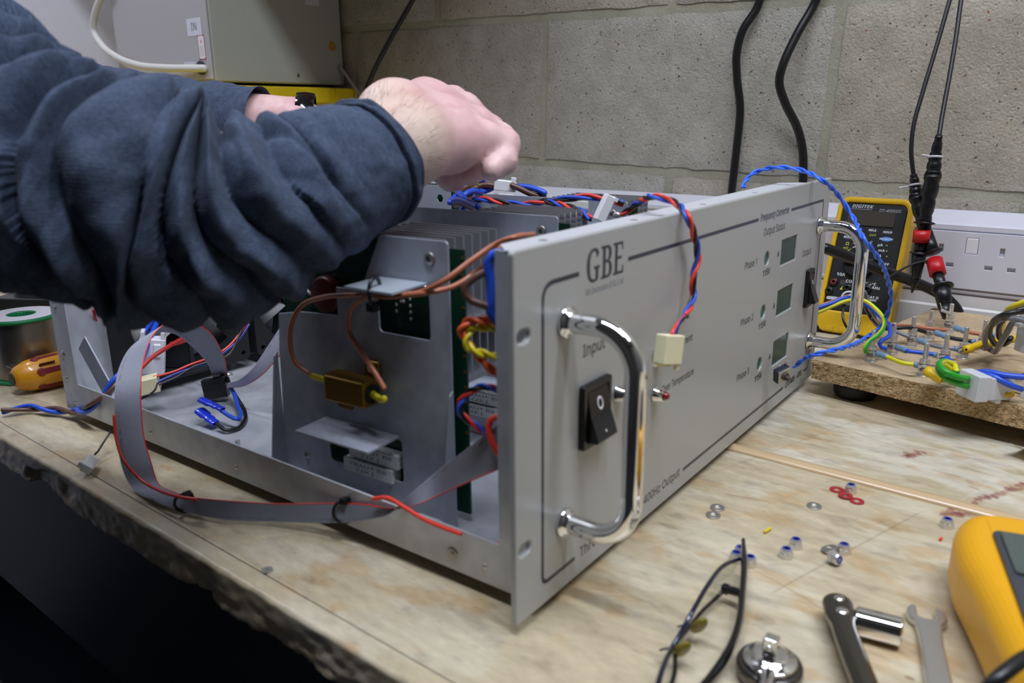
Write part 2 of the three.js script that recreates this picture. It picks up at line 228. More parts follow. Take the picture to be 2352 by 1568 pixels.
  blueRedTw: [[0.0355, 0.1126, -0.035], [0.0313, 0.1138, -0.0431], [0.0274, 0.111, -0.0488], [0.024, 0.1052, -0.0526], [0.0237, 0.0994, -0.052], [0.0273, 0.0934, -0.0463], [0.0307, 0.0897, -0.0418], [0.0368, 0.0887, -0.035]],
  redLoop: [[0.0294, 0.1006, -0.03], [0.0271, 0.0998, -0.0344], [0.0258, 0.0952, -0.0358], [0.0258, 0.0872, -0.0337], [0.0274, 0.0803, -0.03]],
  frontTw: [[0.2059, 0.1838, -0.06], [0.1986, 0.1926, -0.045], [0.1731, 0.2002, -0.02], [0.1788, 0.1975, -0.0111], [0.164, 0.1901, 0.006], [0.174, 0.1762, 0.007], [0.1788, 0.1637, 0.007], [0.1739, 0.1524, 0.007], [0.173, 0.1419, 0.008], [0.1545, 0.1339, 0.012], [0.1318, 0.1293, 0.016]],
  frontConn: [[0.1293, 0.1271, 0.016], [0.121, 0.1155, 0.016]],
  backTw: [[0.26, 0.1746, -0.2524], [0.275, 0.1785, -0.2401], [0.272, 0.1779, -0.2139], [0.268, 0.1775, -0.1881], [0.262, 0.1819, -0.1622], [0.262, 0.185, -0.1414], [0.265, 0.1874, -0.1233], [0.27, 0.1858, -0.1068], [0.275, 0.1828, -0.098]],
  backTw2: [[0.255, 0.1829, -0.1553], [0.245, 0.1818, -0.1305], [0.2409, 0.1797, -0.1162], [0.235, 0.175, -0.103]],
  whiteConn1: [[0.29, 0.1901, -0.2226]],
  whiteConn2: [[0.24, 0.1827, -0.0939]],
  blueBrown: [[0.25, 0.1763, -0.239], [0.26, 0.1827, -0.2399], [0.28, 0.1866, -0.2439], [0.29, 0.1889, -0.2346]],
  blueBrown2: [[0.29, 0.1897, -0.2141], [0.2931, 0.1884, -0.2061], [0.2966, 0.1855, -0.1971], [0.3, 0.1827, -0.188]],
  redTop: [[0.285, 0.1841, -0.249], [0.2867, 0.1873, -0.2419], [0.29, 0.1893, -0.2322]],
  bundle1: [[0.25, 0.1765, -0.2488], [0.28, 0.1838, -0.2629], [0.29, 0.1889, -0.2619], [0.3, 0.1904, -0.2548]],
  bundle2: [[0.22, 0.1733, -0.2163], [0.23, 0.1793, -0.2175], [0.25, 0.1837, -0.2378], [0.27, 0.1847, -0.2615]],
  bundle3: [[0.2, 0.1792, -0.1798], [0.215, 0.1799, -0.2006], [0.23, 0.1798, -0.2221], [0.25, 0.1759, -0.2463]],
  greenWire: [[0.26, 0.201, -0.2417], [0.265, 0.1971, -0.2387], [0.275, 0.1912, -0.2407]],
  bluePair: [[0.3994, 0.1879, -0.05], [0.4134, 0.1934, -0.0526], [0.4315, 0.1995, -0.05], [0.4282, 0.2036, -0.03], [0.4302, 0.2012, -0.01], [0.4191, 0.1943, 0.01], [0.4474, 0.178, 0.018], [0.4486, 0.162, 0.03], [0.4064, 0.1503, 0.05], [0.4221, 0.1347, 0.058], [0.4613, 0.1103, 0.06], [0.4876, 0.086, 0.06], [0.4954, 0.0635, 0.055], [0.4554, 0.0574, 0.05], [0.3723, 0.0686, 0.052], [0.3436, 0.0686, 0.04], [0.3635, 0.0574, 0.025], [0.3739, 0.0452, 0.014]],
  button: [[0.347, 0.046, 0.012]],
  cableA: [[0.7815, 0.406, -0.1857], [0.7817, 0.3786, -0.1903], [0.7745, 0.3507, -0.2049], [0.7736, 0.3221, -0.2106], [0.7776, 0.2928, -0.2095], [0.7815, 0.2547, -0.2042], [0.7791, 0.2102, -0.2043], [0.7775, 0.1705, -0.2057], [0.7773, 0.1357, -0.2075]],
  cableB: [[0.7786, 0.3984, -0.1112], [0.7789, 0.375, -0.1193], [0.7657, 0.3403, -0.133], [0.7548, 0.3052, -0.1434], [0.7549, 0.2849, -0.1461], [0.7611, 0.259, -0.1378], [0.7705, 0.2326, -0.1251], [0.7761, 0.206, -0.1174], [0.7767, 0.1736, -0.1136], [0.7736, 0.1355, -0.112]],
  cableC: [[0.7733, 0.4658, -0.7463], [0.7745, 0.4325, -0.7786], [0.7674, 0.3869, -0.8151], [0.7622, 0.3428, -0.8499], [0.7622, 0.3041, -0.8802], [0.7596, 0.2563, -0.9096]],
  probe1cable: [[0.7428, 0.3842, 0.037], [0.7329, 0.3599, 0.0353], [0.7166, 0.3136, 0.0312], [0.7007, 0.2694, 0.0267], [0.6891, 0.2337, 0.0238], [0.6842, 0.2068, 0.0257], [0.683, 0.1841, 0.0307]],
  probe2cable: [[0.7425, 0.3833, 0.0457], [0.7324, 0.3589, 0.0465], [0.7165, 0.3212, 0.0488], [0.6993, 0.2817, 0.0502], [0.6832, 0.2469, 0.051], [0.6722, 0.2253, 0.0522]],
  probe2: [[0.6722, 0.2253, 0.0522], [0.6722, 0.2033, 0.0512], [0.6702, 0.1856, 0.0517], [0.6672, 0.1542, 0.0506], [0.6642, 0.1353, 0.0505], [0.6623, 0.1281, 0.0496], [0.6623, 0.1152, 0.0499], [0.6623, 0.104, 0.05], [0.6572, 0.0765, 0.0507], [0.6573, 0.0609, 0.0483]],
  probe1: [[0.683, 0.1841, 0.0307], [0.6829, 0.1728, 0.0338], [0.6808, 0.1615, 0.0364], [0.6775, 0.139, 0.0435], [0.6701, 0.1196, 0.0543], [0.6638, 0.1049, 0.0622], [0.6617, 0.0975, 0.0651], [0.6514, 0.0845, 0.0717], [0.6411, 0.0731, 0.0784], [0.6309, 0.0574, 0.0847], [0.6207, 0.0463, 0.0889]],
  groundLead: [[0.6567, 0.0985, 0.0633], [0.6524, 0.093, 0.0471], [0.623, 0.0818, 0.0296], [0.5836, 0.0767, 0.0149], [0.5637, 0.0653, 0.0113]],
  thickCable: [[0.6054, 0.1091, -0.0324], [0.6246, 0.0989, -0.0118], [0.6435, 0.0845, 0.0162], [0.6727, 0.0725, 0.0379], [0.6968, 0.0588, 0.0614], [0.7112, 0.0459, 0.0781], [0.7158, 0.0338, 0.0876], [0.7157, 0.0193, 0.0916], [0.7108, 0.0046, 0.0877]],
  mainsBench: [[0.6665, 0.005, -0.0521], [0.692, 0.005, -0.0293], [0.7099, 0.005, 0.0006], [0.7102, 0.005, 0.0292], [0.6948, 0.005, 0.0505]],
  studsA: [[0.4659, 0.034, 0.0533], [0.504, 0.034, 0.0628], [0.5391, 0.034, 0.0728], [0.5751, 0.034, 0.0817], [0.6167, 0.034, 0.093]],
  studsB: [[0.4479, 0.034, 0.0994], [0.4885, 0.034, 0.1086], [0.5226, 0.034, 0.1189], [0.562, 0.034, 0.1293], [0.6032, 0.034, 0.1392]],
  jumper0: [[0.4513, 0.0455, 0.0612], [0.4456, 0.0455, 0.0712], [0.4351, 0.0455, 0.0847], [0.4357, 0.0455, 0.0963]],
  jumper1: [[0.4826, 0.0455, 0.0707], [0.4748, 0.0455, 0.0811], [0.4765, 0.0455, 0.093], [0.4761, 0.0455, 0.1041]],
  jumper2: [[0.5183, 0.0455, 0.082], [0.509, 0.0455, 0.0916], [0.5039, 0.0455, 0.1041], [0.5069, 0.0455, 0.1158]],
  jumper3: [[0.5556, 0.0455, 0.0904], [0.5438, 0.0455, 0.1033], [0.5418, 0.0455, 0.1137], [0.5408, 0.0455, 0.1251]],
  jumper4: [[0.5856, 0.0455, 0.1027], [0.5757, 0.0455, 0.1141], [0.5734, 0.0455, 0.1246], [0.5759, 0.0455, 0.1365]],
  hBlue: [[0.5045, 0.065, -0.011], [0.514, 0.07, 0.001], [0.5285, 0.0754, 0.0141], [0.543, 0.0671, 0.0284], [0.5424, 0.0562, 0.0437], [0.4929, 0.06, 0.0611], [0.4805, 0.055, 0.0635], [0.4679, 0.052, 0.0593], [0.4676, 0.048, 0.0591], [0.4707, 0.046, 0.0637]],
  hGY: [[0.5045, 0.0599, -0.0105], [0.514, 0.0666, 0.0014], [0.5235, 0.0735, 0.0156], [0.5229, 0.0755, 0.0303], [0.5174, 0.0691, 0.0439], [0.4819, 0.066, 0.058], [0.4542, 0.062, 0.0598], [0.4454, 0.056, 0.0539], [0.4414, 0.05, 0.0523], [0.4462, 0.047, 0.0533]],
  hGrey: [[0.5146, 0.0609, -0.0136], [0.5241, 0.0671, 0.0006], [0.5336, 0.0757, 0.0136], [0.5432, 0.0804, 0.0237], [0.5581, 0.0639, 0.0268], [0.5728, 0.0475, 0.0339], [0.5263, 0.05, 0.0575], [0.5213, 0.047, 0.072]],
  hBlack: [[0.5197, 0.0588, -0.0149], [0.5291, 0.0651, -0.0006], [0.5386, 0.0729, 0.0126], [0.5533, 0.0765, 0.0209], [0.5733, 0.058, 0.0214], [0.5831, 0.0443, 0.0265], [0.5274, 0.05, 0.0534], [0.5348, 0.052, 0.0689], [0.547, 0.047, 0.082]],
  hBrown: [[0.5146, 0.0644, -0.0139], [0.5242, 0.069, -0.0017], [0.5437, 0.0736, 0.0113], [0.5734, 0.0645, 0.0195], [0.593, 0.0459, 0.0295], [0.5265, 0.055, 0.0569], [0.55, 0.05, 0.072], [0.5593, 0.048, 0.0895], [0.5645, 0.047, 0.0963]],
  hLoop: [[0.5336, 0.073, 0.0131], [0.5236, 0.0666, 0.0122], [0.5135, 0.0561, 0.0155], [0.5132, 0.047, 0.0217], [0.5384, 0.036, 0.0267], [0.5372, 0.036, 0.0363]],
  hTie: [[0.5265, 0.0755, 0.0151]],
  gyLoopA: [[0.4073, 0.05, 0.1389], [0.3832, 0.056, 0.132], [0.3801, 0.06, 0.1232], [0.3946, 0.06, 0.1173], [0.4216, 0.056, 0.1179], [0.4296, 0.052, 0.1234], [0.42, 0.05, 0.1266]],
  gyLoopB: [[0.4038, 0.044, 0.1396], [0.3874, 0.05, 0.1322], [0.3844, 0.054, 0.1233], [0.3961, 0.056, 0.117], [0.4081, 0.057, 0.1162], [0.4241, 0.05, 0.1208], [0.4274, 0.044, 0.1248], [0.4216, 0.042, 0.1215], [0.4173, 0.042, 0.1172]],
  yellowCrimp: [[0.4155, 0.048, 0.1054], [0.4162, 0.046, 0.1115], [0.4118, 0.043, 0.1182]],
  blueCrimp: [[0.4513, 0.05, 0.1141], [0.4423, 0.048, 0.1196], [0.4408, 0.046, 0.1229], [0.4343, 0.044, 0.1269], [0.4332, 0.042, 0.1304]],
  nylonConn: [[0.406, 0.046, 0.1384], [0.4138, 0.046, 0.1586]],
  blueOutA: [[0.4363, 0.042, 0.131], [0.4163, 0.052, 0.1399], [0.4103, 0.056, 0.1489], [0.4081, 0.056, 0.1606], [0.4129, 0.056, 0.1784]],
  blueOutB: [[0.4121, 0.054, 0.1446], [0.4058, 0.054, 0.154], [0.4064, 0.05, 0.163], [0.4129, 0.046, 0.1715]],
  greyCrimp: [[0.4907, 0.05, 0.1239], [0.5031, 0.05, 0.1276], [0.5159, 0.05, 0.1317]],
  greyOut: [[0.5159, 0.05, 0.1317], [0.5337, 0.042, 0.1385], [0.5277, 0.042, 0.1419], [0.4901, 0.06, 0.1483], [0.4739, 0.075, 0.1531], [0.4675, 0.085, 0.1569], [0.4661, 0.09, 0.1696]],
  greyOut2: [[0.5207, 0.048, 0.1314], [0.5199, 0.046, 0.1351], [0.4899, 0.065, 0.1361], [0.4689, 0.08, 0.1421], [0.4538, 0.09, 0.1515], [0.4563, 0.09, 0.1601], [0.4515, 0.088, 0.171]],
  brownCrimp: [[0.5285, 0.048, 0.1352], [0.5472, 0.05, 0.1445], [0.5509, 0.052, 0.1573]],
  brownOut: [[0.5509, 0.052, 0.1573], [0.5436, 0.052, 0.1619], [0.5301, 0.05, 0.1739]],
  blackOut: [[0.5167, 0.058, 0.153], [0.5295, 0.05, 0.1489], [0.524, 0.05, 0.1435], [0.5056, 0.06, 0.1395], [0.4736, 0.075, 0.1404], [0.4464, 0.09, 0.1456], [0.4336, 0.098, 0.1538], [0.449, 0.1, 0.1708]],
  blackOut2: [[0.5303, 0.056, 0.1527], [0.5224, 0.056, 0.1462], [0.4997, 0.068, 0.1449], [0.4719, 0.082, 0.1477], [0.4387, 0.098, 0.1562], [0.4444, 0.105, 0.1704]],
  yellowOut: [[0.5752, 0.05, 0.1427], [0.5398, 0.065, 0.1442], [0.4902, 0.085, 0.1486], [0.4548, 0.1, 0.1559], [0.4508, 0.11, 0.1707]],
  farCrimp: [[0.4125, 0.04, 0.1604], [0.4176, 0.04, 0.1659], [0.4273, 0.04, 0.1711]],
  gyFar: [[0.4475, 0.038, 0.1571], [0.4421, 0.038, 0.1642], [0.436, 0.04, 0.1747]],
  whiteCable: [[0.5371, 0.3292, -1.0286], [0.5337, 0.3308, -1.0709], [0.5332, 0.3341, -1.1353], [0.5366, 0.3423, -1.2236], [0.5396, 0.3593, -1.2995], [0.5416, 0.3826, -1.3517], [0.5426, 0.4111, -1.3775], [0.5419, 0.4437, -1.3579], [0.5452, 0.4773, -1.3149], [0.5522, 0.5096, -1.2367]],
  rimArc: [[0.1144, 0.012, 0.0687], [0.091, 0.019, 0.0683], [0.0633, 0.023, 0.0713], [0.0416, 0.021, 0.0731], [0.0303, 0.014, 0.072], [0.0251, 0.011, 0.0713]],
  rimLow: [[0.0251, 0.011, 0.0713], [0.0456, 0.006, 0.0687], [0.0692, 0.0045, 0.0676], [0.0839, 0.0055, 0.0696], [0.0894, 0.008, 0.0715], [0.0988, 0.0095, 0.0711], [0.1144, 0.012, 0.0687]],
  rimArc2: [[0.026, 0.011, 0.0711], [0.0061, 0.017, 0.0765], [-0.0105, 0.019, 0.0813], [-0.0245, 0.016, 0.0861]],
  rimLow2: [[-0.0224, 0.014, 0.0851], [-0.0001, 0.005, 0.0805], [0.0176, 0.005, 0.0763], [0.0267, 0.009, 0.0718]],
  temple: [[0.1329, 0.013, 0.0639], [0.1087, 0.012, 0.0736], [0.086, 0.011, 0.0814], [0.0617, 0.01, 0.089], [0.0422, 0.0085, 0.0922], [0.022, 0.006, 0.0919], [-0.0053, 0.004, 0.0891]],
  endPiece: [[0.0884, 0.008, 0.0715], [0.0856, 0.0105, 0.0809]],
  nosePads: [[0.0472, 0.011, 0.0747], [0.0262, 0.011, 0.0756]],
  nuts: [[0.259, 0, 0.0919], [0.244, 0, 0.1527], [0.1654, 0, 0.0844], [0.1515, 0, 0.0833], [0.1758, 0, 0.109], [0.1608, 0.003, 0.1056], [0.1306, 0, 0.0613], [0.1375, 0, 0.0612], [0.1308, 0, 0.0694]],
  washers: [[0.1851, 0, 0.0276], [0.174, 0, 0.0293], [0.2239, 0, 0.0781], [0.1714, 0.002, 0.1021], [0.2565, 0, 0.0837], [0.2495, 0.0008, 0.0911], [0.247, 0, 0.099]],
  bits: [[0.1738, 0.001, 0.0638], [0.2241, 0.001, 0.1523]],
  tbar: [[0.1043, 0.0105, 0.1238], [0.0838, 0.0105, 0.1325], [0.0666, 0.0105, 0.1411], [0.0517, 0.0105, 0.1489], [0.0346, 0.0105, 0.1572]],
  tsocket: [[0.1002, 0.0075, 0.133], [0.1036, 0.0075, 0.1541]],
  meterLead: [[0.0219, 0.045, 0.1924], [0.025, 0.052, 0.1958], [0.0314, 0.054, 0.199], [0.0407, 0.054, 0.2025], [0.0633, 0.05, 0.211]],
};
// ---------------------------------------------------------------- room shell
const matWhiteWall = M(0xf0eefa, 0.8), matCeil = M(0x9a9a98, 0.9), matDarkFloor = M(0x2a2c30, 0.8);
const inRoom = (g) => g.rotateY(TH).translate(A0.x, A0.y, A0.z);
struct('floor', inRoom(box(3.4, 0.1, 3.45, -0.75, -0.91, 0.525)), matDarkFloor);
struct('ceiling', inRoom(box(3.4, 0.1, 3.45, -0.75, 1.8, 0.525)), matCeil);
struct('wall_left', inRoom(box(3.4, 2.8, 0.1, -0.75, 0.42, -1.2)), matWhiteWall);
struct('wall_right', inRoom(box(3.4, 2.8, 0.1, -0.75, 0.42, 2.25)), M(0x5a5856, 0.85));
struct('wall_front', inRoom(box(0.1, 2.8, 3.45, -2.3, 0.42, 0.525)), M(0x45423e, 0.85));

// concrete block wall: mortar slab with every block a piece standing slightly proud
const blockTex = canvasTex(1024, 1024, (c, w, h) => {
  const im = c.createImageData(w, h);
  for (let y = 0; y < h; y++) for (let x = 0; x < w; x++) {
    const f = fbm(x / 60, y / 60, 4), g = vn(x / 2.2 + 40, y / 2.2), k = 164 + (f - 0.5) * 30 + (g - 0.5) * 26, i = (y * w + x) * 4;
    im.data[i] = k + 3; im.data[i + 1] = k - 1; im.data[i + 2] = k - 12; im.data[i + 3] = 255;
  }
  c.putImageData(im, 0, 0);
  const dot = (n, r0, r1, cols) => { for (let i = 0; i < n; i++) { c.fillStyle = cols[Math.floor(rnd() * cols.length)]; c.beginPath(); const r = rr(r0, r1); c.ellipse(rnd() * w, rnd() * h, r, r * rr(0.5, 1), rnd() * 3, 0, 7); c.fill(); } };
  dot(5200, 0.6, 1.8, ['#9a9484', '#b9b3a3', '#7e796b', '#a59b88']);
  dot(900, 1.2, 3.6, ['#b9b4a6', '#aaa79c', '#bfb9a4', '#a69a80']);
  dot(520, 1, 3.4, ['#4f4b43', '#5d584d', '#45423c', '#6a5f50']);
  dot(60, 2, 4, ['#7a4a33', '#8a5a3c', '#6d6f78']);
});
const blockBump = dataTex(512, 512, (u, v, x, y) => { const a = fbm(x / 9, y / 9, 3), b = vn(x / 1.6, y / 1.6); const k = 150 + (a - 0.5) * 90 + (b - 0.5) * 120 - (vn(x / 4 + 90, y / 4) > 0.86 ? 90 : 0); return [k, k, k]; }, false);
const mortarTex = dataTex(256, 256, (u, v, x, y) => { const k = 160 + (fbm(x / 40, y / 40, 4) - 0.5) * 30 + (rnd() - 0.5) * 14; return [k, k - 3, k - 22]; });
const matBlock = [0xffffff, 0xf4f1ee, 0xfffaf2].map((c) => M(c, 0.95, 0, { map: blockTex, bumpMap: blockBump, bumpScale: 0.0012 }));
const matMortar = M(0xffffff, 0.95, 0, { map: mortarTex, bumpMap: blockBump, bumpScale: 0.0006 });
const BL = 0.441, BH = 0.217, SLOPE = -0.031;
const backWall = struct('wall_back', boxUV(box(0.1, 2.8, 3.45, WALL + 0.052, 0.42, 0.525), 0.3), matMortar);
backWall.position.copy(A0); backWall.rotation.y = TH;
const blockGeos = [0, 1, 2, 3].map((v) => {
  const g = new THREE.BoxGeometry(0.012, BH - 0.013, BL - 0.013, 1, 14, 28), p = g.attributes.position;
  for (let i = 0; i < p.count; i++) {
    const y = p.getY(i), z = p.getZ(i), e = Math.max(Math.abs(y) / ((BH - 0.013) / 2), Math.abs(z) / ((BL - 0.013) / 2));
    const n = (fbm(y * 60 + v * 9, z * 60 + 3 * v, 3) - 0.5) * 0.006;
    if (Math.abs(y) > (BH - 0.013) / 2 - 1e-5) p.setY(i, y + n * 0.8 * Math.sign(y)); if (Math.abs(z) > (BL - 0.013) / 2 - 1e-5) p.setZ(i, z + n * 0.6 * Math.sign(z));
    if (p.getX(i) < 0) p.setX(i, -0.006 + (e > 0.985 ? 0.0016 : 0) + (fbm(y * 18 + v, z * 18, 3) - 0.5) * 0.0014);
  }
  g.computeVertexNormals(); return boxUV(g, 0.45, v * 0.37, v * 0.21);
});
for (let j = -1; j < 7; j++) for (let k = -4; k < 6; k++) {
  const s = (j & 1 ? 0.134 : -0.087) + (k + 0.5) * BL, y = 0.176 + (j + 0.5) * BH + SLOPE * (s + 0.08);
  if (s < -1.0 || s > 2.0 || y > 1.6) continue;
  const b = obj('block', blockGeos[(j * 3 + k * 5 + 40) & 3], matBlock[(j + k * 2 + 30) % 3], backWall);
  b.position.set(WALL + 0.005, y, s); b.rotation.x = -SLOPE;
}

// ceiling light fittings
for (const [i, L] of TUBES.entries()) {
  const c = onBench(L.t, LAMP_Y, L.s);
  const t = thing('fluorescent_light', L.label, 'ceiling light', c, TH, 'ceiling tube lights');
  obj('housing', rbox(0.16, 0.05, L.len + 0.06, 0.008, 0, 0.055, 0), matCeil, t);
  obj('tube', at(new THREE.CylinderGeometry(0.013, 0.013, L.len, 16), 0, 0.012, 0, Math.PI / 2), new THREE.MeshStandardMaterial({ color: 0xffffff, emissive: 0xe8effe, emissiveIntensity: 6 }), t);
  const light = new THREE.RectAreaLight(0xe8effe, L.power, 0.14, L.len);
  light.name = 'tube_glow'; light.rotation.x = -Math.PI / 2; light.position.set(0, -0.004, 0); t.add(light);
}

// wall shelf above the bench; its front edge throws the shade line on the wall and the cabinet
{ const t = thing('wall_shelf', 'deep wall shelf above the grey cabinet', 'shelf', A0, TH);
  obj('board', rbox(0.364, 0.025, 0.96, 0.003, 0.658, 0.72, -0.42), M(0x8f7a5c, 0.6), t);
  for (const s of [-0.8, -0.1]) obj('bracket', merge([box(0.3, 0.02, 0.02, 0.68, 0.697, s), box(0.012, 0.2, 0.02, 0.833, 0.6, s)]), M(0x777777, 0.5, 0.6), t);
}

// ---------------------------------------------------------------- workbench
const BW = 2048, BHt = 1024, BS0 = -0.6, BS1 = 0.9;
const benchTex = canvasTex(BW, BHt, (c, w, h) => {
  const im = c.createImageData(w, h);
  for (let y = 0; y < h; y++) for (let x = 0; x < w; x++) {
    const s = x / w * (BS1 - BS0) + BS0, t = y / h * WALL, far = smooth(0.30, 0.40, t);
    const warp = (fbm(s * 6, t * 6, 3) - 0.5) * 0.06;
    const grain = fbm(s * 16 + 3, (t + warp) * 190, 3) - 0.5, fine = vn(s * 260, t * 900) - 0.5;
    const wear = fbm(s * 22 + 8, t * 34, 5), patch = fbm(s * 5 + 40, t * 7 + 3, 4), fleck = fbm(s * 90 + 5, t * 190, 3);
    let r = 188, g = 173, b = 142;
    const pale = smooth(0.47, 0.62, wear * 0.7 + patch * 0.32 + grain * 0.16) * (0.34 + 0.36 * far);
    r += (212 - r) * pale; g += (206 - g) * pale; b += (190 - b) * pale;
    const warm = smooth(0.58, 0.72, fbm(s * 34, t * 60 + 30, 4)) * 0.32; r += (178 - r) * warm; g += (134 - g) * warm; b += (84 - b) * warm;
    const dirt = smooth(0.6, 0.78, fbm(s * 60 + 11, t * 130 + 7, 4)) * 0.3; r -= 60 * dirt; g -= 58 * dirt; b -= 46 * dirt;
    const k = grain * 18 + fine * 12 + (fleck - 0.5) * 22; r += k; g += k * 0.98; b += k * 0.85;
    const i = (y * w + x) * 4; im.data[i] = clamp(r, 0, 255); im.data[i + 1] = clamp(g, 0, 255); im.data[i + 2] = clamp(b, 0, 255); im.data[i + 3] = 255;
  }
  c.putImageData(im, 0, 0);
  const X = (s) => (s - BS0) / (BS1 - BS0) * w, Y = (t) => t / WALL * h;
  // scratches
  for (let i = 0; i < 260; i++) { const s = rr(BS0, BS1), t = rr(0.02, 0.8), a = rr(-0.6, 0.6) + (rnd() < 0.3 ? 1.2 : 0), L = rr(0.01, 0.09); c.strokeStyle = rnd() < 0.65 ? `rgba(235,226,205,${rr(0.12, 0.45)})` : `rgba(90,70,45,${rr(0.12, 0.4)})`; c.lineWidth = rr(0.5, 1.5); c.beginPath(); c.moveTo(X(s), Y(t)); c.quadraticCurveTo(X(s + L * 0.5) + rr(-4, 4), Y(t) + Math.tan(a) * L * 300 + rr(-4, 4), X(s + L), Y(t) + Math.tan(a) * L * 600); c.stroke(); }
  // knots and burn marks
  for (let i = 0; i < 120; i++) { c.fillStyle = `rgba(${90 + rr(-25, 40)},60,35,${rr(0.15, 0.5)})`; c.beginPath(); c.ellipse(rnd() * w, rnd() * h, rr(1, 6), rr(0.6, 2.4), rr(-0.4, 0.4), 0, 7); c.fill(); }
  // red-brown rubbed stains near the far end
  for (const [s0, t0, s1, t1, n] of [[0.615, 0.325, 0.655, 0.415, 150], [0.573, 0.405, 0.582, 0.42, 40], [0.615, 0.322, 0.63, 0.335, 60]]) for (let i = 0; i < n; i++) { const f = rnd(); c.fillStyle = `rgba(112,52,44,${rr(0.08, 0.35)})`; c.beginPath(); c.ellipse(X(s0 + (s1 - s0) * f) + rr(-4, 4), Y(t0 + (t1 - t0) * f) + rr(-4, 4), rr(1, 4), rr(1, 3), rnd() * 3, 0, 7); c.fill(); }
});
benchTex.wrapS = benchTex.wrapT = THREE.MirroredRepeatWrapping;
const benchBump = dataTex(1024, 512, (u, v, x, y) => { const k = 128 + (fbm(x / 50, y / 2.5, 3) - 0.5) * 120 + (vn(x / 9, y / 9) - 0.5) * 60; return [k, k, k]; }, false);
benchBump.wrapS = benchBump.wrapT = THREE.MirroredRepeatWrapping;
const benchRough = dataTex(512, 512, (u, v, x, y) => { const k = 118 + (fbm(x / 60, y / 22, 4) - 0.5) * 130; return [k, k, k]; }, false);
const matBench = M(0xffffff, 0.9, 0, { map: benchTex, bumpMap: benchBump, bumpScale: 0.00018, roughnessMap: benchRough, clearcoat: 0.25, clearcoatRoughness: 0.28 });
function sweepS(profile, s0, s1, n, disp) {
  const m = profile.length, pos = [], uv = [], idx = [];
  for (let i = 0; i <= n; i++) for (let j = 0; j < m; j++) { const s = s0 + (s1 - s0) * i / n; let [t, y] = profile[j]; if (disp) [t, y] = disp(t, y, s, j); pos.push(t, y, s); uv.push((s - BS0) / (BS1 - BS0), 1 - (t - y * 0.7) / WALL); }
  for (let i = 0; i < n; i++) for (let j = 0; j < m - 1; j++) { const a = i * m + j; idx.push(a, a + m, a + 1, a + 1, a + m, a + m + 1); }
  const g = new THREE.BufferGeometry(); g.setAttribute('position', new THREE.Float32BufferAttribute(pos, 3)); g.setAttribute('uv', new THREE.Float32BufferAttribute(uv, 2)); g.setIndex(idx); g.computeVertexNormals(); return g;
}
const bench = thing('workbench', 'worn wooden workbench with scratched top along the block wall', 'workbench', A0, TH);
{
  const prof = [[0.0135, -0.032], [0.0135, -0.001], [0.0142, -0.0002], [0.015, 0]];
  for (let i = 0; i <= 16; i++) { const a = i / 16; prof.push([0.33 + 0.02 * a, 0]); }
  prof.push([0.5, 0], [0.838, 0], [0.8395, -0.001], [0.8395, -0.032], [0.0135, -0.032]);
  obj('top', sweepS(prof.reverse(), -1.14, 2.15, 40), matBench, bench);
  // solid edge strip, splintered along its lower arris
  const lip = []; for (let i = 0; i <= 5; i++) lip.push([0.0128 - i * 0.0018, 0]); for (let i = 0; i <= 5; i++) { const a = i / 5 * Math.PI / 2; lip.push([0.003 - 0.003 * Math.sin(a), -0.003 + 0.003 * Math.cos(a)]); } for (let i = 1; i <= 9; i++) lip.push([0, -0.003 - i * 0.0026]); for (let i = 0; i <= 5; i++) lip.push([0.001 + i * 0.0024, -0.0275 - 0.0005 * i]);
  const edge = sweepS(lip, -1.14, 2.15, 1200, (t, y, s, j) => {
    const chew = smooth(0.42, 0.75, fbm(s * 22 + 4, y * 40, 4)) * smooth(0.6, -0.1, s), k = smooth(0.012, 0.0, t), low = smooth(-0.001, -0.022, y);
    const n = (fbm(s * 120, y * 260, 3) - 0.5);
    return [t + k * (0.002 * chew + n * 0.002 * (0.4 + low) + 0.005 * low * chew), y + (-(1 - low) * 0.0018 * chew * k) + n * 0.001 * low + low * 0.006 * chew];
  });
  obj('edge_strip', edge, matBench, bench);
  // varnished bead covering the joint between the two boards of the top
  { const N = 24, pts = []; for (let i = 0; i <= N; i++) { const a = Math.PI * i / N; pts.push([0.3405 + 0.006 * Math.cos(a), 0.0001 + 0.0034 * Math.sin(a)]); } obj('joint_bead', sweepS(pts, -1.13, 2.14, 30), M(0xc9ad84, 0.3, 0, { clearcoat: 1, clearcoatRoughness: 0.22 }), bench); }
  const navy = M(0x1c2333, 0.55);
  obj('front_rail', rbox(0.022, 0.19, 3.2, 0.002, 0.042, -0.125, 0.5), navy, bench);
  for (const s of [-1.05, 0.55, 2.0]) for (const t of [0.07, 0.78]) obj('leg', rbox(0.06, 0.8, 0.06, 0.004, t, -0.44, s), navy, bench);
  obj('lower_shelf', rbox(0.7, 0.02, 3.15, 0.003, 0.46, -0.62, 0.48), navy, bench);
  const sc = obj('screw', merge([cyl(0.0034, 0.0034, 0.0008, 0, 0.0001, 0, 20), at(box(0.0046, 0.0004, 0.001), 0, 0.0006, 0, 0, 0.5), at(box(0.001, 0.0004, 0.0046), 0, 0.0006, 0, 0, 0.5)]), M(0xb9b6ac, 0.4, 0.8), bench);
  sc.position.set(0.0085 + 0.0078, 0.0003, 0.327);
}
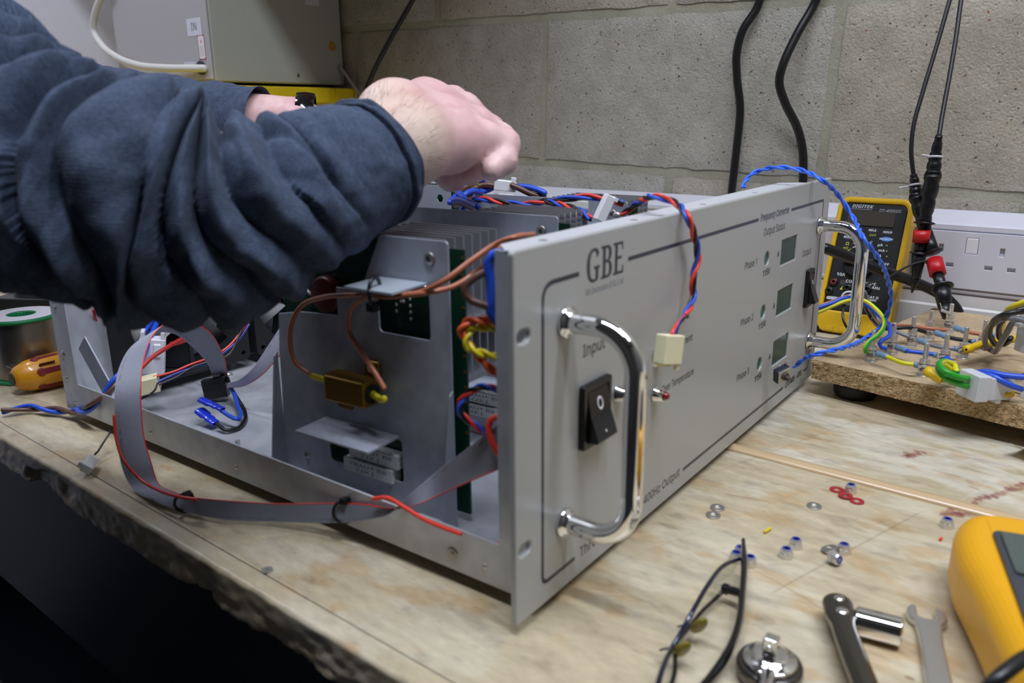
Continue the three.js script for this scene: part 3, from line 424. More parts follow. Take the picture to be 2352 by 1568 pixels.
// ---------------------------------------------------------------- shared materials
const brushTex = dataTex(256, 256, (u, v, x, y) => { const k = 128 + (fbm(x / 2, y / 90, 3) - 0.5) * 130; return [k, k, k]; }, false);
const spangle = dataTex(512, 512, (u, v, x, y) => { const k = 196 + (fbm(x / 26, y / 26, 3) - 0.5) * 26 + (vn(x / 9 + 50, y / 9) - 0.5) * 14; return [k - 3, k, k + 5]; });
const matZinc = M(0xffffff, 0.36, 0.35, { map: spangle });
const matZincDull = M(0xdfe2ea, 0.45, 0.25, { map: spangle });
const matAlu = M(0xd6d7dc, 0.34, 0.9), matChrome = M(0xf2f2f2, 0.06, 1), matSteel = M(0xdcdbd8, 0.3, 0.8), matSteelDark = M(0xa8a6a2, 0.38, 0.8);
const matBlack = M(0x0d0e10, 0.38), matBlackMatte = M(0x121315, 0.7), matRubber = M(0x101011, 0.55);
const matWhitePlastic = M(0xe9e9ea, 0.4), matNylon = M(0xe4e6e6, 0.35, 0, { transmission: 0.15, thickness: 0 }), matCream = M(0xe2d9b0, 0.45);
const insul = (c) => M(c, 0.38, 0, { clearcoat: 0.2, clearcoatRoughness: 0.3 });
const W = { blue: insul(0x2450c8), blueDark: insul(0x1a2f96), red: insul(0xd42a1e), redBright: insul(0xe8402e), brown: insul(0x5a3a2e), tan: insul(0xb0694a), black: insul(0x0f1012), yellow: insul(0xdcc91c), orange: insul(0xe4602a), grey: insul(0x7d7f86), green: insul(0x2f9e2a) };
const matPCB = M(0x0a3a26, 0.32, 0, { clearcoat: 0.4, clearcoatRoughness: 0.2 }), matSolder = M(0xe4e4e2, 0.25, 0.9);

// ---------------------------------------------------------------- the opened rack unit
const PWD = 0.4826, PY0 = 0.006, PY1 = 0.1924;
const printTex = canvasTex(2048, 791, (c, w, h) => {
  const k = w / 482.6, X = (x) => x * k, Y = (y) => h - (y - 6) * k;
  c.fillStyle = '#ffffff'; c.fillRect(0, 0, w, h);
  c.strokeStyle = '#20244a'; c.lineWidth = 2.3 * k; c.lineCap = 'butt';
  const L = 22.6, R = 464, T = 174, B = 18.3;
  c.beginPath(); c.moveTo(X(54), Y(T)); c.lineTo(X(L + 9), Y(T)); c.quadraticCurveTo(X(L), Y(T), X(L), Y(T - 9)); c.lineTo(X(L), Y(B + 5)); c.quadraticCurveTo(X(L), Y(B), X(L + 5), Y(B)); c.lineTo(X(53.5), Y(B)); c.stroke();
  c.beginPath(); c.moveTo(X(103.6), Y(T)); c.lineTo(X(301), Y(T)); c.stroke();
  c.beginPath(); c.moveTo(X(375), Y(T)); c.lineTo(X(R - 3), Y(T)); c.quadraticCurveTo(X(R), Y(T), X(R), Y(T - 3)); c.lineTo(X(R), Y(B + 6)); c.quadraticCurveTo(X(R), Y(B), X(R - 6), Y(B)); c.lineTo(X(451), Y(B)); c.stroke();
  c.beginPath(); c.moveTo(X(189.7), Y(B)); c.lineTo(X(393.4), Y(B)); c.stroke();
  const text = (s, x0, x1, y, size, font, col = '#17181f') => { c.fillStyle = col; c.font = `${font} ${size * k}px ${font.includes('S!') ? 'serif' : 'sans-serif'}`.replace('S!', ''); const m = c.measureText(s).width; c.save(); c.translate(X(x0), Y(y)); c.scale(X(x1 - x0) / m, 1); c.fillText(s, 0, 0); if (!font.includes('S!')) { c.strokeStyle = col; c.lineWidth = 0.28 * k; c.save(); c.strokeText(s, 0, 0); c.restore(); } c.restore(); };
  text('GBE', 60, 99, 167.6, 23.4, 'S! bold', '#1c1f42');
  text('GB Electronics (U.K.) Ltd', 60, 99, 161.6, 4.4, 'S!', '#3a3c66');
  text('Input', 58.5, 81, 130, 9, '');
  text('Over Current', 152, 194, 108, 6.6, ''); text('Over Temperature', 152, 199, 83.5, 6.6, '');
  text('Three Phase 115V / 400Hz Output', 58.6, 185, 16.2, 8, ''); text('LF3-400 - GBE', 399, 446, 16.2, 7.6, 'bold');
  text('Frequency Converter', 305, 370, 172, 7.4, 'bold'); text('Output Status', 314, 362.5, 160.5, 7.8, '');
  text('Output', 415, 440, 130, 7.6, '');
  [140.2, 98.2, 55.4].forEach((y, i) => { text('Phase ' + (i + 1), 279, 305, y, 7.4, ''); text('115V', 318.5, 335, y - 11.4, 6.6, 'bold'); text('A', 349, 353.6, y - 0.6, 6.2, 'bold'); });
});
const matPanel = M(0xaeafac, 0.36, 0, { map: printTex, clearcoat: 0.18, clearcoatRoughness: 0.25 });
const conv = thing('rack_unit', 'opened rack instrument with pale grey front panel, chrome handles and bare circuit modules', 'electronics unit', [0, 0, 0]);
{
  const winX = [0.3585, 0.397], winY = [[0.131, 0.1515], [0.0892, 0.1105], [0.0465, 0.0678]], lampXY = [[0.326, 0.142], [0.327, 0.1], [0.328, 0.0572]];
  const ps = roundRect(0, PY0, PWD, PY1, 0.0022);
  for (const [a, b] of winY) ps.holes.push(rectPath(winX[0], a, winX[1], b, 0.0005));
  for (const [x, y] of lampXY) ps.holes.push(circPath(x, y, 0.0055));
  for (const x of [0.0075, PWD - 0.0075]) for (const y of [0.153, 0.0457]) { const p = new THREE.Path(); roundInto(p, x - 0.0052, y - 0.0034, x + 0.0052, y + 0.0034, 0.0033); ps.holes.push(p); }
  const pg = planarUV(extr(ps, 0.0035, 0.0008, 10).translate(0, 0, -0.0035), 0, 1, PWD, PY1 - PY0, 0, PY0);
  const panel = obj('front_panel', pg, matPanel, conv);
  const glass = M(0x23443c, 0.3, 0, { specularIntensity: 0.8 });
  for (const [a, b] of winY) obj('display_window', box(winX[1] - winX[0] + 0.002, b - a + 0.002, 0.001, (winX[0] + winX[1]) / 2, (a + b) / 2, -0.0018), glass, panel);
  for (const [x, y] of lampXY) obj('lamp_lens', at(new THREE.CylinderGeometry(0.006, 0.006, 0.001, 24), x, y, -0.0018, Math.PI / 2), M(0x2c5a4c, 0.35), panel);
  // chrome handles
  for (const [x, y0, y1] of [[0.0424, 0.0451, 0.1526], [0.4565, 0.0465, 0.1527]]) {
    const H = 0.0385, b = 0.021, pts = [V(x, y1, 0)];
    const cp = new THREE.CurvePath(); cp.add(new THREE.LineCurve3(V(x, y1, -0.001), V(x, y1, H - b)));
    cp.add(new THREE.CubicBezierCurve3(V(x, y1, H - b), V(x, y1, H - b + b * 0.552), V(x, y1 - b * 0.448, H), V(x, y1 - b, H)));
    cp.add(new THREE.LineCurve3(V(x, y1 - b, H), V(x, y0 + b, H)));
    cp.add(new THREE.CubicBezierCurve3(V(x, y0 + b, H), V(x, y0 + b * 0.448, H), V(x, y0, H - b + b * 0.552), V(x, y0, H - b)));
    cp.add(new THREE.LineCurve3(V(x, y0, H - b), V(x, y0, -0.001)));
    const hd = obj('handle', new THREE.TubeGeometry(cp, 120, 0.0052, 24), matChrome, panel);
    for (const y of [y0, y1]) obj('ferrule', at(lathe([[0, 0], [0.0078, 0], [0.0082, 0.0012], [0.0078, 0.0026], [0.0062, 0.003], [0.0058, 0.0048], [0.005, 0.005]], 28), x, y, 0, Math.PI / 2), matChrome, hd);
  }
  // rocker switches
  const rocker = (x0, x1, y0, y1, rw) => {
    const cx = (x0 + x1) / 2, cy = (y0 + y1) / 2, w = x1 - x0, h = y1 - y0;
    const sw = obj('rocker_switch', extr(roundRect(x0, y0, x1, y1, 0.0015).holes.length ? null : (() => { const s = roundRect(x0, y0, x1, y1, 0.0015); s.holes.push(rectPath(cx - rw / 2 - 0.0004, y0 + 0.0035, cx + rw / 2 + 0.0004, y1 - 0.0035, 0.0006)); return s; })(), 0.0034, 0.0006), matBlack, panel);
    const q = h / 2 - 0.0039, prof = new THREE.Shape(); prof.moveTo(-0.002, -q); prof.lineTo(0.0088, -q); prof.quadraticCurveTo(0.0098, -q + 0.0005, 0.0096, -q + 0.0016); prof.quadraticCurveTo(0.0062, -0.002, 0.0052, 0); prof.lineTo(0.0030, q - 0.0008); prof.lineTo(0.0025, q); prof.lineTo(-0.002, q);
    const rg = extr(prof, rw, 0.0004, 10).translate(0, 0, -rw / 2).rotateY(-Math.PI / 2).translate(cx, cy, 0);
    obj('rocker', rg, M(0x0b0c0e, 0.3), sw);
    const white = M(0xe8e8e8, 0.5), o = new THREE.TorusGeometry(rw * 0.115, rw * 0.022, 8, 28).scale(1, 1.28, 0.35);
    obj('mark', at(o, cx, cy + q * 0.42, 0.0045, -0.23), white, sw);
    obj('mark', at(box(rw * 0.045, rw * 0.3, 0.0003), cx, cy - q * 0.48, 0.0073, -0.46), white, sw);
  };
  rocker(0.0553, 0.0838, 0.0802, 0.1155, 0.0205); rocker(0.4298, 0.4462, 0.0825, 0.1165, 0.011);
  // bezelled lamps
  for (const [x, y, col] of [[0.0955, 0.1005, 0x0f6a48], [0.1425, 0.0862, 0xa00c1c], [0.1425, 0.1105, 0xa00c1c]]) {
    const b = obj('indicator_bezel', at(lathe([[0.0001, 0], [0.0052, 0], [0.0054, 0.0008], [0.005, 0.0012], [0.0036, 0.0062], [0.003, 0.0062]], 24), x, y, 0, Math.PI / 2), matChrome, panel);
    obj('lamp', at(lathe([[0, 0.0098], [0.0012, 0.0095], [0.0022, 0.0086], [0.0026, 0.0072], [0.0027, 0.0055], [0, 0.005]].reverse(), 20), x, y, 0, Math.PI / 2), M(col, 0.12, 0, { clearcoat: 1, transmission: 0.2, thickness: 0.004 }), b);
  }

  // sheet-metal case
  const X0 = 0.0185, X1 = 0.464, Z0 = -0.4978, ZF = -0.0038, Y0 = 0.0085, SH = 0.0014;
  obj('tray', boxUV(box(X1 - X0 - 2 * SH - 0.0004, SH, ZF - Z0 - 0.001, (X0 + X1) / 2, Y0 + SH / 2, (Z0 + ZF) / 2), 0.4), matZinc, conv);
  for (const x of [X0, X1 - SH]) {
    const u = shape([[Z0, Y0], [ZF - 0.0004, Y0], [ZF - 0.0004, 0.1886], [-0.0245, 0.1886], [-0.0245, 0.0345], [-0.4715, 0.0345], [-0.4715, 0.1886], [Z0, 0.1886]]);
    const fl = obj('side_flange', boxUV(extr(u, SH, 0.0002).rotateY(-Math.PI / 2).translate(x + SH, 0, 0), 0.4), matZinc, conv);
    if (x === X0) {
      for (const [z, y, r] of [[-0.0567, 0.0183, 0.0042], [-0.0348, 0.0181, 0.0018], [-0.2534, 0.017, 0.0018], [-0.362, 0.0174, 0.0018], [-0.4882, 0.0989, 0.002], [-0.4884, 0.0587, 0.003], [-0.4897, 0.0367, 0.002], [-0.4719 - 0.01, 0.0168, 0.002], [-0.0105, 0.05, 0.003], [-0.0105, 0.14, 0.003]])
        obj('screw', merge([at(lathe([[0, 0.0009], [r * 0.35, 0.0009], [r * 0.4, 0.0004], [r * 0.8, 0.0007], [r, 0]].reverse(), 18), X0, y, z, 0, 0, Math.PI / 2)]), r > 0.003 ? matSteelDark : matSteel, fl);
    }
  }
  const fw = new THREE.Shape(); roundInto(fw, X0 + SH, Y0 + SH, X1 - SH, 0.187, 0.001); fw.holes.push(rectPath(0.3585, 0.0465, 0.397, 0.1515, 0)); 
  obj('front_wall', extr(fw, 0.0012).translate(0, 0, -0.0052), matZincDull, conv);
  const top = shape([[X0, 0.0052], [X0, 0.018], [0.033, 0.032], [0.45, 0.0365], [X1, 0.022], [X1, 0.0052]]);
  for (const x of [0.055, 0.15, 0.25, 0.35, 0.43]) top.holes.push(circPath(x, 0.022, 0.0026));
  obj('top_flange', extr(top, 0.0014).rotateX(-Math.PI / 2).scale(1, 1, 1).translate(0, 0.1872, 0).rotateX(0), M(0xd2d3d6, 0.45, 0.3), conv).geometry.translate(0, 0, 0);
  obj('rear_panel', boxUV(box(X1 - X0 - 0.0004, 0.179, SH, (X0 + X1) / 2, 0.0985, Z0 + SH / 2), 0.4), matZinc, conv);
  obj('corner_gusset', merge([along(box(0.0012, 0.054, 0.019, 0, 0.027, 0), V(0.0285, 0.0285, -0.437), V(0.0285, 0.067, -0.472))]).translate(0, 0, 0), matZincDull, conv);
  // feet
  for (const x of [0.06, 0.42]) for (const z of [-0.05, -0.45]) obj('rubber_foot', lathe([[0, 0], [0.0085, 0], [0.0095, 0.0015], [0.0095, 0.007], [0.008, 0.0085], [0, 0.0085]], 20).translate(x, 0, z), matRubber, conv);
  // cooling fans on the rear panel
  for (const cx of [0.121, 0.249]) {
    const s = roundRect(-0.06, -0.06, 0.06, 0.06, 0.006); s.holes.push(circPath(0, 0, 0.0565)); for (const a of [-1, 1]) for (const b of [-1, 1]) s.holes.push(circPath(a * 0.0525, b * 0.0525, 0.0022));
    const f = obj('cooling_fan', extr(s, 0.036, 0.0008, 20).translate(cx, 0.0785, Z0 + SH), matBlackMatte, conv);
    obj('hub', at(lathe([[0, 0.03], [0.019, 0.03], [0.021, 0.028], [0.021, 0.004], [0, 0.004]].reverse(), 32), cx, 0.0785, Z0 + SH, Math.PI / 2), matBlack, f);
    for (let i = 0; i < 7; i++) { const bl = new THREE.BoxGeometry(0.034, 0.026, 0.0016, 6, 4, 1).translate(0.038, 0, 0); const p = bl.attributes.position; for (let j = 0; j < p.count; j++) { const x = p.getX(j), y = p.getY(j), a = 0.95 - x * 9, bb = y * 12; const yy = y * Math.cos(a) , zz = y * Math.sin(a) + p.getZ(j); p.setXYZ(j, x, yy + x * x * 4 * 0, zz + 0.002 * bb * bb); } bl.computeVertexNormals(); obj('blade', bl.rotateZ(i * Math.PI * 2 / 7).translate(cx, 0.0785, Z0 + SH + 0.018), M(0x15161a, 0.3), f); }
    for (let i = 0; i < 3; i++) obj('strut', at(box(0.04, 0.004, 0.002, 0.037, 0, 0), cx, 0.0785, Z0 + SH + 0.033, 0, 0, i * 2.09 + 0.5), matBlackMatte, f);
  }
  // stand-alone stud and screws on the tray
  const pan = (r, h = 0.002) => merge([lathe([[0, h], [r * 0.6, h], [r, h * 0.35], [r, 0]].reverse(), 16), at(box(r * 1.5, 0.0004, r * 0.25), 0, h + 0.0001, 0), at(box(r * 0.25, 0.0004, r * 1.5), 0, h + 0.0001, 0)]);
  const thread = (r, h, pitch = 0.0007) => { const pts = []; const n = Math.round(h / pitch * 2); for (let i = 0; i <= n; i++) pts.push([i & 1 ? r : r * 0.84, h * i / n]); pts.push([0, h]); return lathe(pts, 14); };
  obj('stud', thread(0.002, 0.011).translate(0.0424, 0.0099, -0.2853), matSteel, conv);
  for (const [x, z] of [[0.0428, -0.2315], [0.0427, -0.1055], [0.15, -0.455], [0.185, -0.448]]) obj('screw', merge([pan(0.0034).translate(x, 0.0112, z), cyl(0.0046, 0.0046, 0.0009, x, 0.0104, z, 18)]), matSteel, conv);

  // power modules: bent plate, circuit board behind it, finned heat sinks
  const resTex = canvasTex(256, 128, (c, w, h) => { c.fillStyle = '#d9dad6'; c.fillRect(0, 0, w, h); c.fillStyle = '#3a3a3a'; c.font = '46px sans-serif'; c.fillText('7BAU* B8', 26, 56); c.fillText('22K J', 60, 106); });
  const matRes = M(0xffffff, 0.6, 0, { map: resTex });
  function module(F, turn, v) {
    const put = (g) => g.rotateY(turn).translate(F[0], F[1], F[2]);
    // plate drawn in (u = distance back, y); u runs to -z
    const top = v === 0 ? [[0.05, 0.173], [0.068, 0.138], [0.089, 0.138], [0.089, 0.12]] : [[0.16, 0.173], [0.16, 0.12]];
    const s = shape([[0, 0.0012], [0, 0.1715], [0.0015, 0.173], ...top, [0.123, 0.118], [0.145, 0.114], [0.148, 0.088], [0.1515, 0.0012]]);
    s.holes.push(rectPath(0.0145, 0.1145, 0.0545, 0.147, 0.003)); s.holes.push(rectPath(0.041, 0.018, 0.106, 0.047, 0.003));
    const plate = obj('mounting_plate', put(boxUV(extr(s, 0.0014, 0.0002).rotateY(Math.PI / 2).translate(0, 0, 0), 0.3, v * 0.31)), matZincDull, conv);
    obj('bent_tab', put(merge([at(box(0.03, 0.0012, 0.036), -0.0155, 0.148, -0.0325, 0, 0, 0.02)])), M(0xb9c2cb, 0.4, 0.35), plate);
    obj('bent_tab', put(at(box(0.0275, 0.0012, 0.0635), -0.0137, 0.0484, -0.0745, 0, 0, 0.03)), matZincDull, plate);
    for (const u of [0.0005, 0.1505]) { const gs = shape([[0, 0], [0.0145, 0], [0.003, 0.084], [0, 0.087]]); obj('gusset', put(extr(gs, 0.0012).rotateY(Math.PI).translate(0.0006, 0, -u + (u < 0.01 ? 0.001 : 0))), matZincDull, plate); }
    for (const u of [0.003, 0.122]) obj('foot_tab', put(box(0.016, 0.0012, 0.026, -0.007, 0.0008, -u - 0.013)), matZinc, plate);
    obj('insert_nut', put(merge([at(lathe([[0.0016, 0.001], [0.0032, 0.001], [0.0042, 0], [0.0016, -0.001]], 18), 0, 0.1625, -0.013, 0, 0, Math.PI / 2)])), matSteelDark, plate);
    obj('insert_nut', put(merge([at(lathe([[0.001, 0.001], [0.002, 0.001], [0.0028, 0]], 18), 0, 0.0165, -0.129, 0, 0, Math.PI / 2)])), matSteelDark, plate);
    const board = obj('circuit_board', put(box(0.0016, 0.162, 0.153, 0.0098, 0.0865, -0.0725)), matPCB, conv);
    for (let i = 0; i < 15; i++) obj('edge_pad', put(box(0.0003, 0.0016, 0.0016, 0.0089, 0.03 + i * 0.0095, 0.0028)), M(0xb08a2e, 0.35, 0.8), board);
    const pts = v === 0 ? [[0.018, 0.138], [0.018, 0.134], [0.018, 0.13], [0.018, 0.126], [0.021, 0.143], [0.0245, 0.1435], [0.028, 0.1445], [0.032, 0.146], [0.0365, 0.139], [0.0365, 0.135], [0.0365, 0.131], [0.0365, 0.127], [0.0365, 0.123], [0.0415, 0.1385], [0.0435, 0.1385], [0.0415, 0.133], [0.0435, 0.133], [0.0475, 0.1385], [0.0475, 0.1345], [0.0475, 0.1305], [0.0475, 0.1265], [0.018, 0.121], [0.05, 0.025], [0.06, 0.0225], [0.066, 0.022], [0.0455, 0.022], [0.105, 0.127], [0.112, 0.126]] : [[0.018, 0.138], [0.018, 0.133], [0.018, 0.128], [0.018, 0.123], [0.018, 0.118], [0.03, 0.14]];
    for (const [u, y] of pts) obj('solder_joint', put(at(new THREE.SphereGeometry(0.00115, 10, 6), 0.0088, y, -u)), matSolder, board);
    for (const [k, y] of [[0, 0.0345], [1, 0.0245]]) { const rg = new THREE.BoxGeometry(0.0085, 0.0088, 0.042); const uv = rg.attributes.uv; obj('cement_resistor', put(rg.translate(0.0035 + k * -0.0015, y - 0.004, -0.066 - k * 0.004)), matRes, board); }
    if (v === 0) {
      obj('varistor', put(at(lathe([[0, 0.004], [0.0105, 0.004], [0.012, 0.002], [0.012, -0.002], [0.0105, -0.004], [0, -0.004]].reverse(), 28), 0.0042, 0.131, -0.102, 0, 0, Math.PI / 2)), M(0x5e1210, 0.4), board);
      obj('jumper_coil', put(at(new THREE.TorusGeometry(0.006, 0.0011, 8, 20), 0.004, 0.136, -0.117, 0, Math.PI / 2 - 0.3)), matSteelDark, board);
    }
    // heat sinks
    for (const [y0, y1, z0, z1, dk] of [[0.121, 0.1715, -0.012, -0.082, 0], [0.083, 0.117, -0.014, -0.075, 1]]) {
      const hs = obj('heat_sink', put(box(0.0525, 0.0035, z0 - z1, 0.0385, y0 - 0.0018, (z0 + z1) / 2)), matAlu, conv);
      for (let i = 0; i < 7; i++) { const fin = [box(0.0013, y1 - y0, z0 - z1, 0.0135 + i * 0.0083, (y0 + y1) / 2, (z0 + z1) / 2)]; const nr = v ? 12 : 0; for (let q = 0; q < nr; q++) fin.push(box(0.002, (y1 - y0) / 26, z0 - z1, 0.0135 + i * 0.0083, y0 + (q + 0.5) * (y1 - y0) / 12, (z0 + z1) / 2)); obj('fin', put(merge(fin)), matAlu, hs); }
    }
    return plate;
  }
  const p1 = module([0.0535, 0.0099, -0.084], 0.0435, 0);
  module([0.178, 0.0099, -0.094], 0.0435, 1); 
  const p3 = module([0.287, 0.0099, -0.1], 0.0435, 2);
  for (const [z, y] of [[-0.222, 0.175], [-0.147, 0.173]]) obj('adhesive_pad', at(rbox(0.0012, 0.019, 0.024, 0.0005), 0.2845, y - 0.001, z, 0, 0.0435), M(0xe6e6dc, 0.7), p3);
  for (const z of [-0.2463, -0.107]) obj('bolt', at(lathe([[0, 0.0022], [0.0018, 0.0022], [0.0036, 0.0008], [0.0036, 0]].reverse(), 16), 0.2865 - 0.004, 0.1715, z, 0, 0, Math.PI / 2), matSteelDark, p3);
  // metal-clad resistor on the first plate
  { const F = V(0.0535, 0.0124, -0.077), put = (g) => g.rotateY(0.0435).translate(F.x, F.y, F.z), gold = M(0x8a6a26, 0.42, 0.75);
    const body = [rbox(0.0145, 0.0165, 0.034, 0.0016, -0.009, 0.075, -0.079)]; for (let i = 0; i < 6; i++) body.push(box(0.0008, 0.0006, 0.034, -0.004 - i * 0.0022, 0.0834, -0.079));
    const r = obj('power_resistor', put(merge(body)), gold, conv);
    obj('lug', put(rbox(0.003, 0.011, 0.012, 0.001, -0.0022, 0.088, -0.0665)), gold, r); obj('lug', put(rbox(0.003, 0.011, 0.012, 0.001, -0.0022, 0.063, -0.092)), gold, r);
    obj('screw', put(at(lathe([[0, 0.0018], [0.0014, 0.0018], [0.0026, 0.0006], [0.0026, 0]].reverse(), 14), -0.0036, 0.089, -0.0665, 0, 0, Math.PI / 2)), matSteel, r);
    obj('end_seal', put(at(cyl(0.0058, 0.0058, 0.0012, 0, 0, 0, 24), -0.009, 0.075, -0.0617, Math.PI / 2)), matBlackMatte, r);
    const sl = insul(0xe0d312);
    obj('lead_sleeve', put(capTube([V(-0.009, 0.075, -0.061), V(-0.0105, 0.074, -0.0545), V(-0.0125, 0.0745, -0.05), V(-0.0135, 0.076, -0.0475)], 0.0022)), sl, r);
    obj('lead_sleeve', put(capTube([V(-0.009, 0.076, -0.096), V(-0.0105, 0.0775, -0.101), V(-0.0125, 0.079, -0.109)], 0.0019)), sl, r);
    obj('cable_tie', (merge([at(new THREE.TorusGeometry(0.0066, 0.0011, 8, 24).scale(1, 1.25, 1), -0.0235, 0.1455, -0.0335, 0, 0.25), rbox(0.006, 0.0055, 0.0055, 0.001, -0.026, 0.1375, -0.0335)]).rotateY(0.0435).translate(0.0535, 0.0099, -0.084)), matBlack, p1);
  }
  // rear module beyond
  { const put = (g) => g.rotateY(0.03).translate(0.331, 0.0099, -0.3215);
    const s = roundRect(0, 0.001, 0.15, 0.173, 0.002); const hx = new THREE.Path(); for (let i = 0; i < 6; i++) { const a = i / 6 * Math.PI * 2, x = 0.0135 + 0.0042 * Math.cos(a), y = 0.16 + 0.0042 * Math.sin(a); i ? hx.lineTo(x, y) : hx.moveTo(x, y); } hx.closePath(); s.holes.push(hx);
    const pl = obj('mounting_plate', put(extr(s, 0.0014, 0.0002).rotateY(Math.PI / 2)), matZincDull, conv);
    obj('circuit_board', put(box(0.0016, 0.168, 0.15, 0.0075, 0.0895, -0.069)), matPCB, conv);
  }
}
// ---------------------------------------------------------------- cables and connectors in and around the rack unit
const P = Object.fromEntries(Object.entries(PATHS).map(([k, v]) => [k, VA(v)]));
const wire = (name, label, pts, r, mat, category = 'wire', grp) => tag(obj(name, capTube(pts, r), mat), label, category, grp);
function ribbon(name, label, red, other, n, prints) {
  const N = 220, th = 0.00045, a = curve(red), b = curve(other), per = 4, m = n * per;
  const PA = a.getPoints(N), PB = b.getPoints(N), pos = [], uv = [], idx = [], len = [0];
  for (let i = 1; i <= N; i++) len.push(len[i - 1] + PA[i].clone().add(PB[i]).multiplyScalar(0.5).distanceTo(PA[i - 1].clone().add(PB[i - 1]).multiplyScalar(0.5)));
  for (let side = 0; side < 2; side++) for (let i = 0; i <= N; i++) {
    const t = PA[Math.min(N, i + 1)].clone().add(PB[Math.min(N, i + 1)]).sub(PA[Math.max(0, i - 1)]).sub(PB[Math.max(0, i - 1)]).normalize(), w = PB[i].clone().sub(PA[i]), nn = t.clone().cross(w).normalize();
    for (let j = 0; j <= m; j++) { const f = j / m, o = (th * (0.25 + 0.75 * Math.abs(Math.sin(Math.PI * f * n)))) * (side ? -1 : 1), q = PA[i].clone().addScaledVector(w, f).addScaledVector(nn, o); pos.push(q.x, q.y, q.z); uv.push(len[i] / 0.2, f); }
  }
  const S = (N + 1) * (m + 1), v = (s, i, j) => s * S + i * (m + 1) + j;
  for (let i = 0; i < N; i++) for (let j = 0; j < m; j++) { idx.push(v(0, i, j), v(0, i + 1, j), v(0, i, j + 1), v(0, i, j + 1), v(0, i + 1, j), v(0, i + 1, j + 1)); idx.push(v(1, i, j), v(1, i, j + 1), v(1, i + 1, j), v(1, i, j + 1), v(1, i + 1, j + 1), v(1, i + 1, j)); }
  for (let i = 0; i < N; i++) for (const j of [0, m]) idx.push(v(0, i, j), v(1, i, j), v(0, i + 1, j), v(1, i, j), v(1, i + 1, j), v(0, i + 1, j));
  const g = new THREE.BufferGeometry(); g.setAttribute('position', new THREE.Float32BufferAttribute(pos, 3)); g.setAttribute('uv', new THREE.Float32BufferAttribute(uv, 2)); g.setIndex(idx); g.computeVertexNormals();
  const t = thing(name, label, 'ribbon cable');
  obj('flat_cable', g, prints, t); obj('edge_wire', capTube(PA.filter((_, i) => i % 3 === 0), 0.00048, 200, 8), W.red, t);
  return t;
}
const ribTex = (base) => canvasTex(1024, 128, (c, w, h) => { c.fillStyle = base; c.fillRect(0, 0, w, h); c.fillStyle = 'rgba(60,62,84,0.35)'; for (let j = 1; j < 16; j++) c.fillRect(0, j * 8 - 1, w, 2); c.fillStyle = 'rgba(30,30,40,0.75)'; c.font = '13px monospace'; for (let x = 8; x < w; x += 330) c.fillText('I-A AWM 2651 105C VW-1 300V', x, 24); });
const ribA = ribbon('ribbon_cable', 'long grey ribbon cable looping over the case side onto the bench', P.ribbonRed, P.ribbonOther, 16, M(0xffffff, 0.5, 0, { map: ribTex('#9496a2') }));
{ // insulation displacement plug at its inner end
  const o = P.idc[0], g = obj('plug', rbox(0.0185, 0.0175, 0.0085, 0.0008), matBlackMatte, ribA); g.position.set(0.1, 0.0225, -0.4); g.rotation.set(-0.15, -0.85, 0.03);
  const cl = obj('clamp', merge([rbox(0.0045, 0.019, 0.0095, 0.0007, 0.0088, 0.0005, 0), box(0.014, 0.0045, 0.0004, -0.001, 0.002, 0.0044)]), matBlack, g);
}
ribbon('ribbon_cable', 'short pale ribbon cable rising from the black plug behind the metal plate', P.ribbon2Red, P.ribbon2Other, 12, M(0xffffff, 0.5, 0, { map: ribTex('#c9c6d6') }));
wire('loose_wire', 'red wire bound along the outside of the grey ribbon cable', P.ribbonWire, 0.0011, W.redBright);
wire('loose_wire', 'loose red wire lying over the case edge beside the ribbon cable', P.redWireLoose, 0.0013, W.redBright);
wire('loose_wire', 'short red wire end on the tray close to the front panel', P.redStub, 0.0013, W.redBright);
function zipTie(label, a, b) {
  const t = thing('cable_tie', label, 'cable tie', a.clone().add(b).multiplyScalar(0.5)), h = a.distanceTo(b);
  const dir = a.clone().sub(b).normalize(), q = new THREE.Quaternion().setFromUnitVectors(V(0, 1, 0), dir); t.quaternion.copy(q);
  obj('strap', new THREE.TorusGeometry(1, 0.16, 8, 32).scale(0.0062, h * 0.5, 0.0075).rotateY(Math.PI / 2 + 0.9), matBlack, t);
  obj('head', rbox(0.0056, 0.0042, 0.005, 0.0008, 0, h * 0.5, 0.001), matBlack, t);
}
zipTie('black cable tie round the ribbon cable at its bend', P.tie1[0].clone().lerp(P.ribbonRed[12], 0.7), P.ribbonOther[12]);
zipTie('black cable tie round the ribbon cable near the front panel', P.ribbonRed[15].clone().add(V(0, 0.002, 0)), P.ribbonOther[15]);

{ const t = thing('twisted_cable', 'thick blue and brown twisted pair running off the bench to the left', 'cable', [0, 0, 0]); twisted(t, P.pairLeft, [['blue_wire', W.blue, 0.0019], ['brown_wire', W.brown, 0.0019]], 0.058, 0.6); }

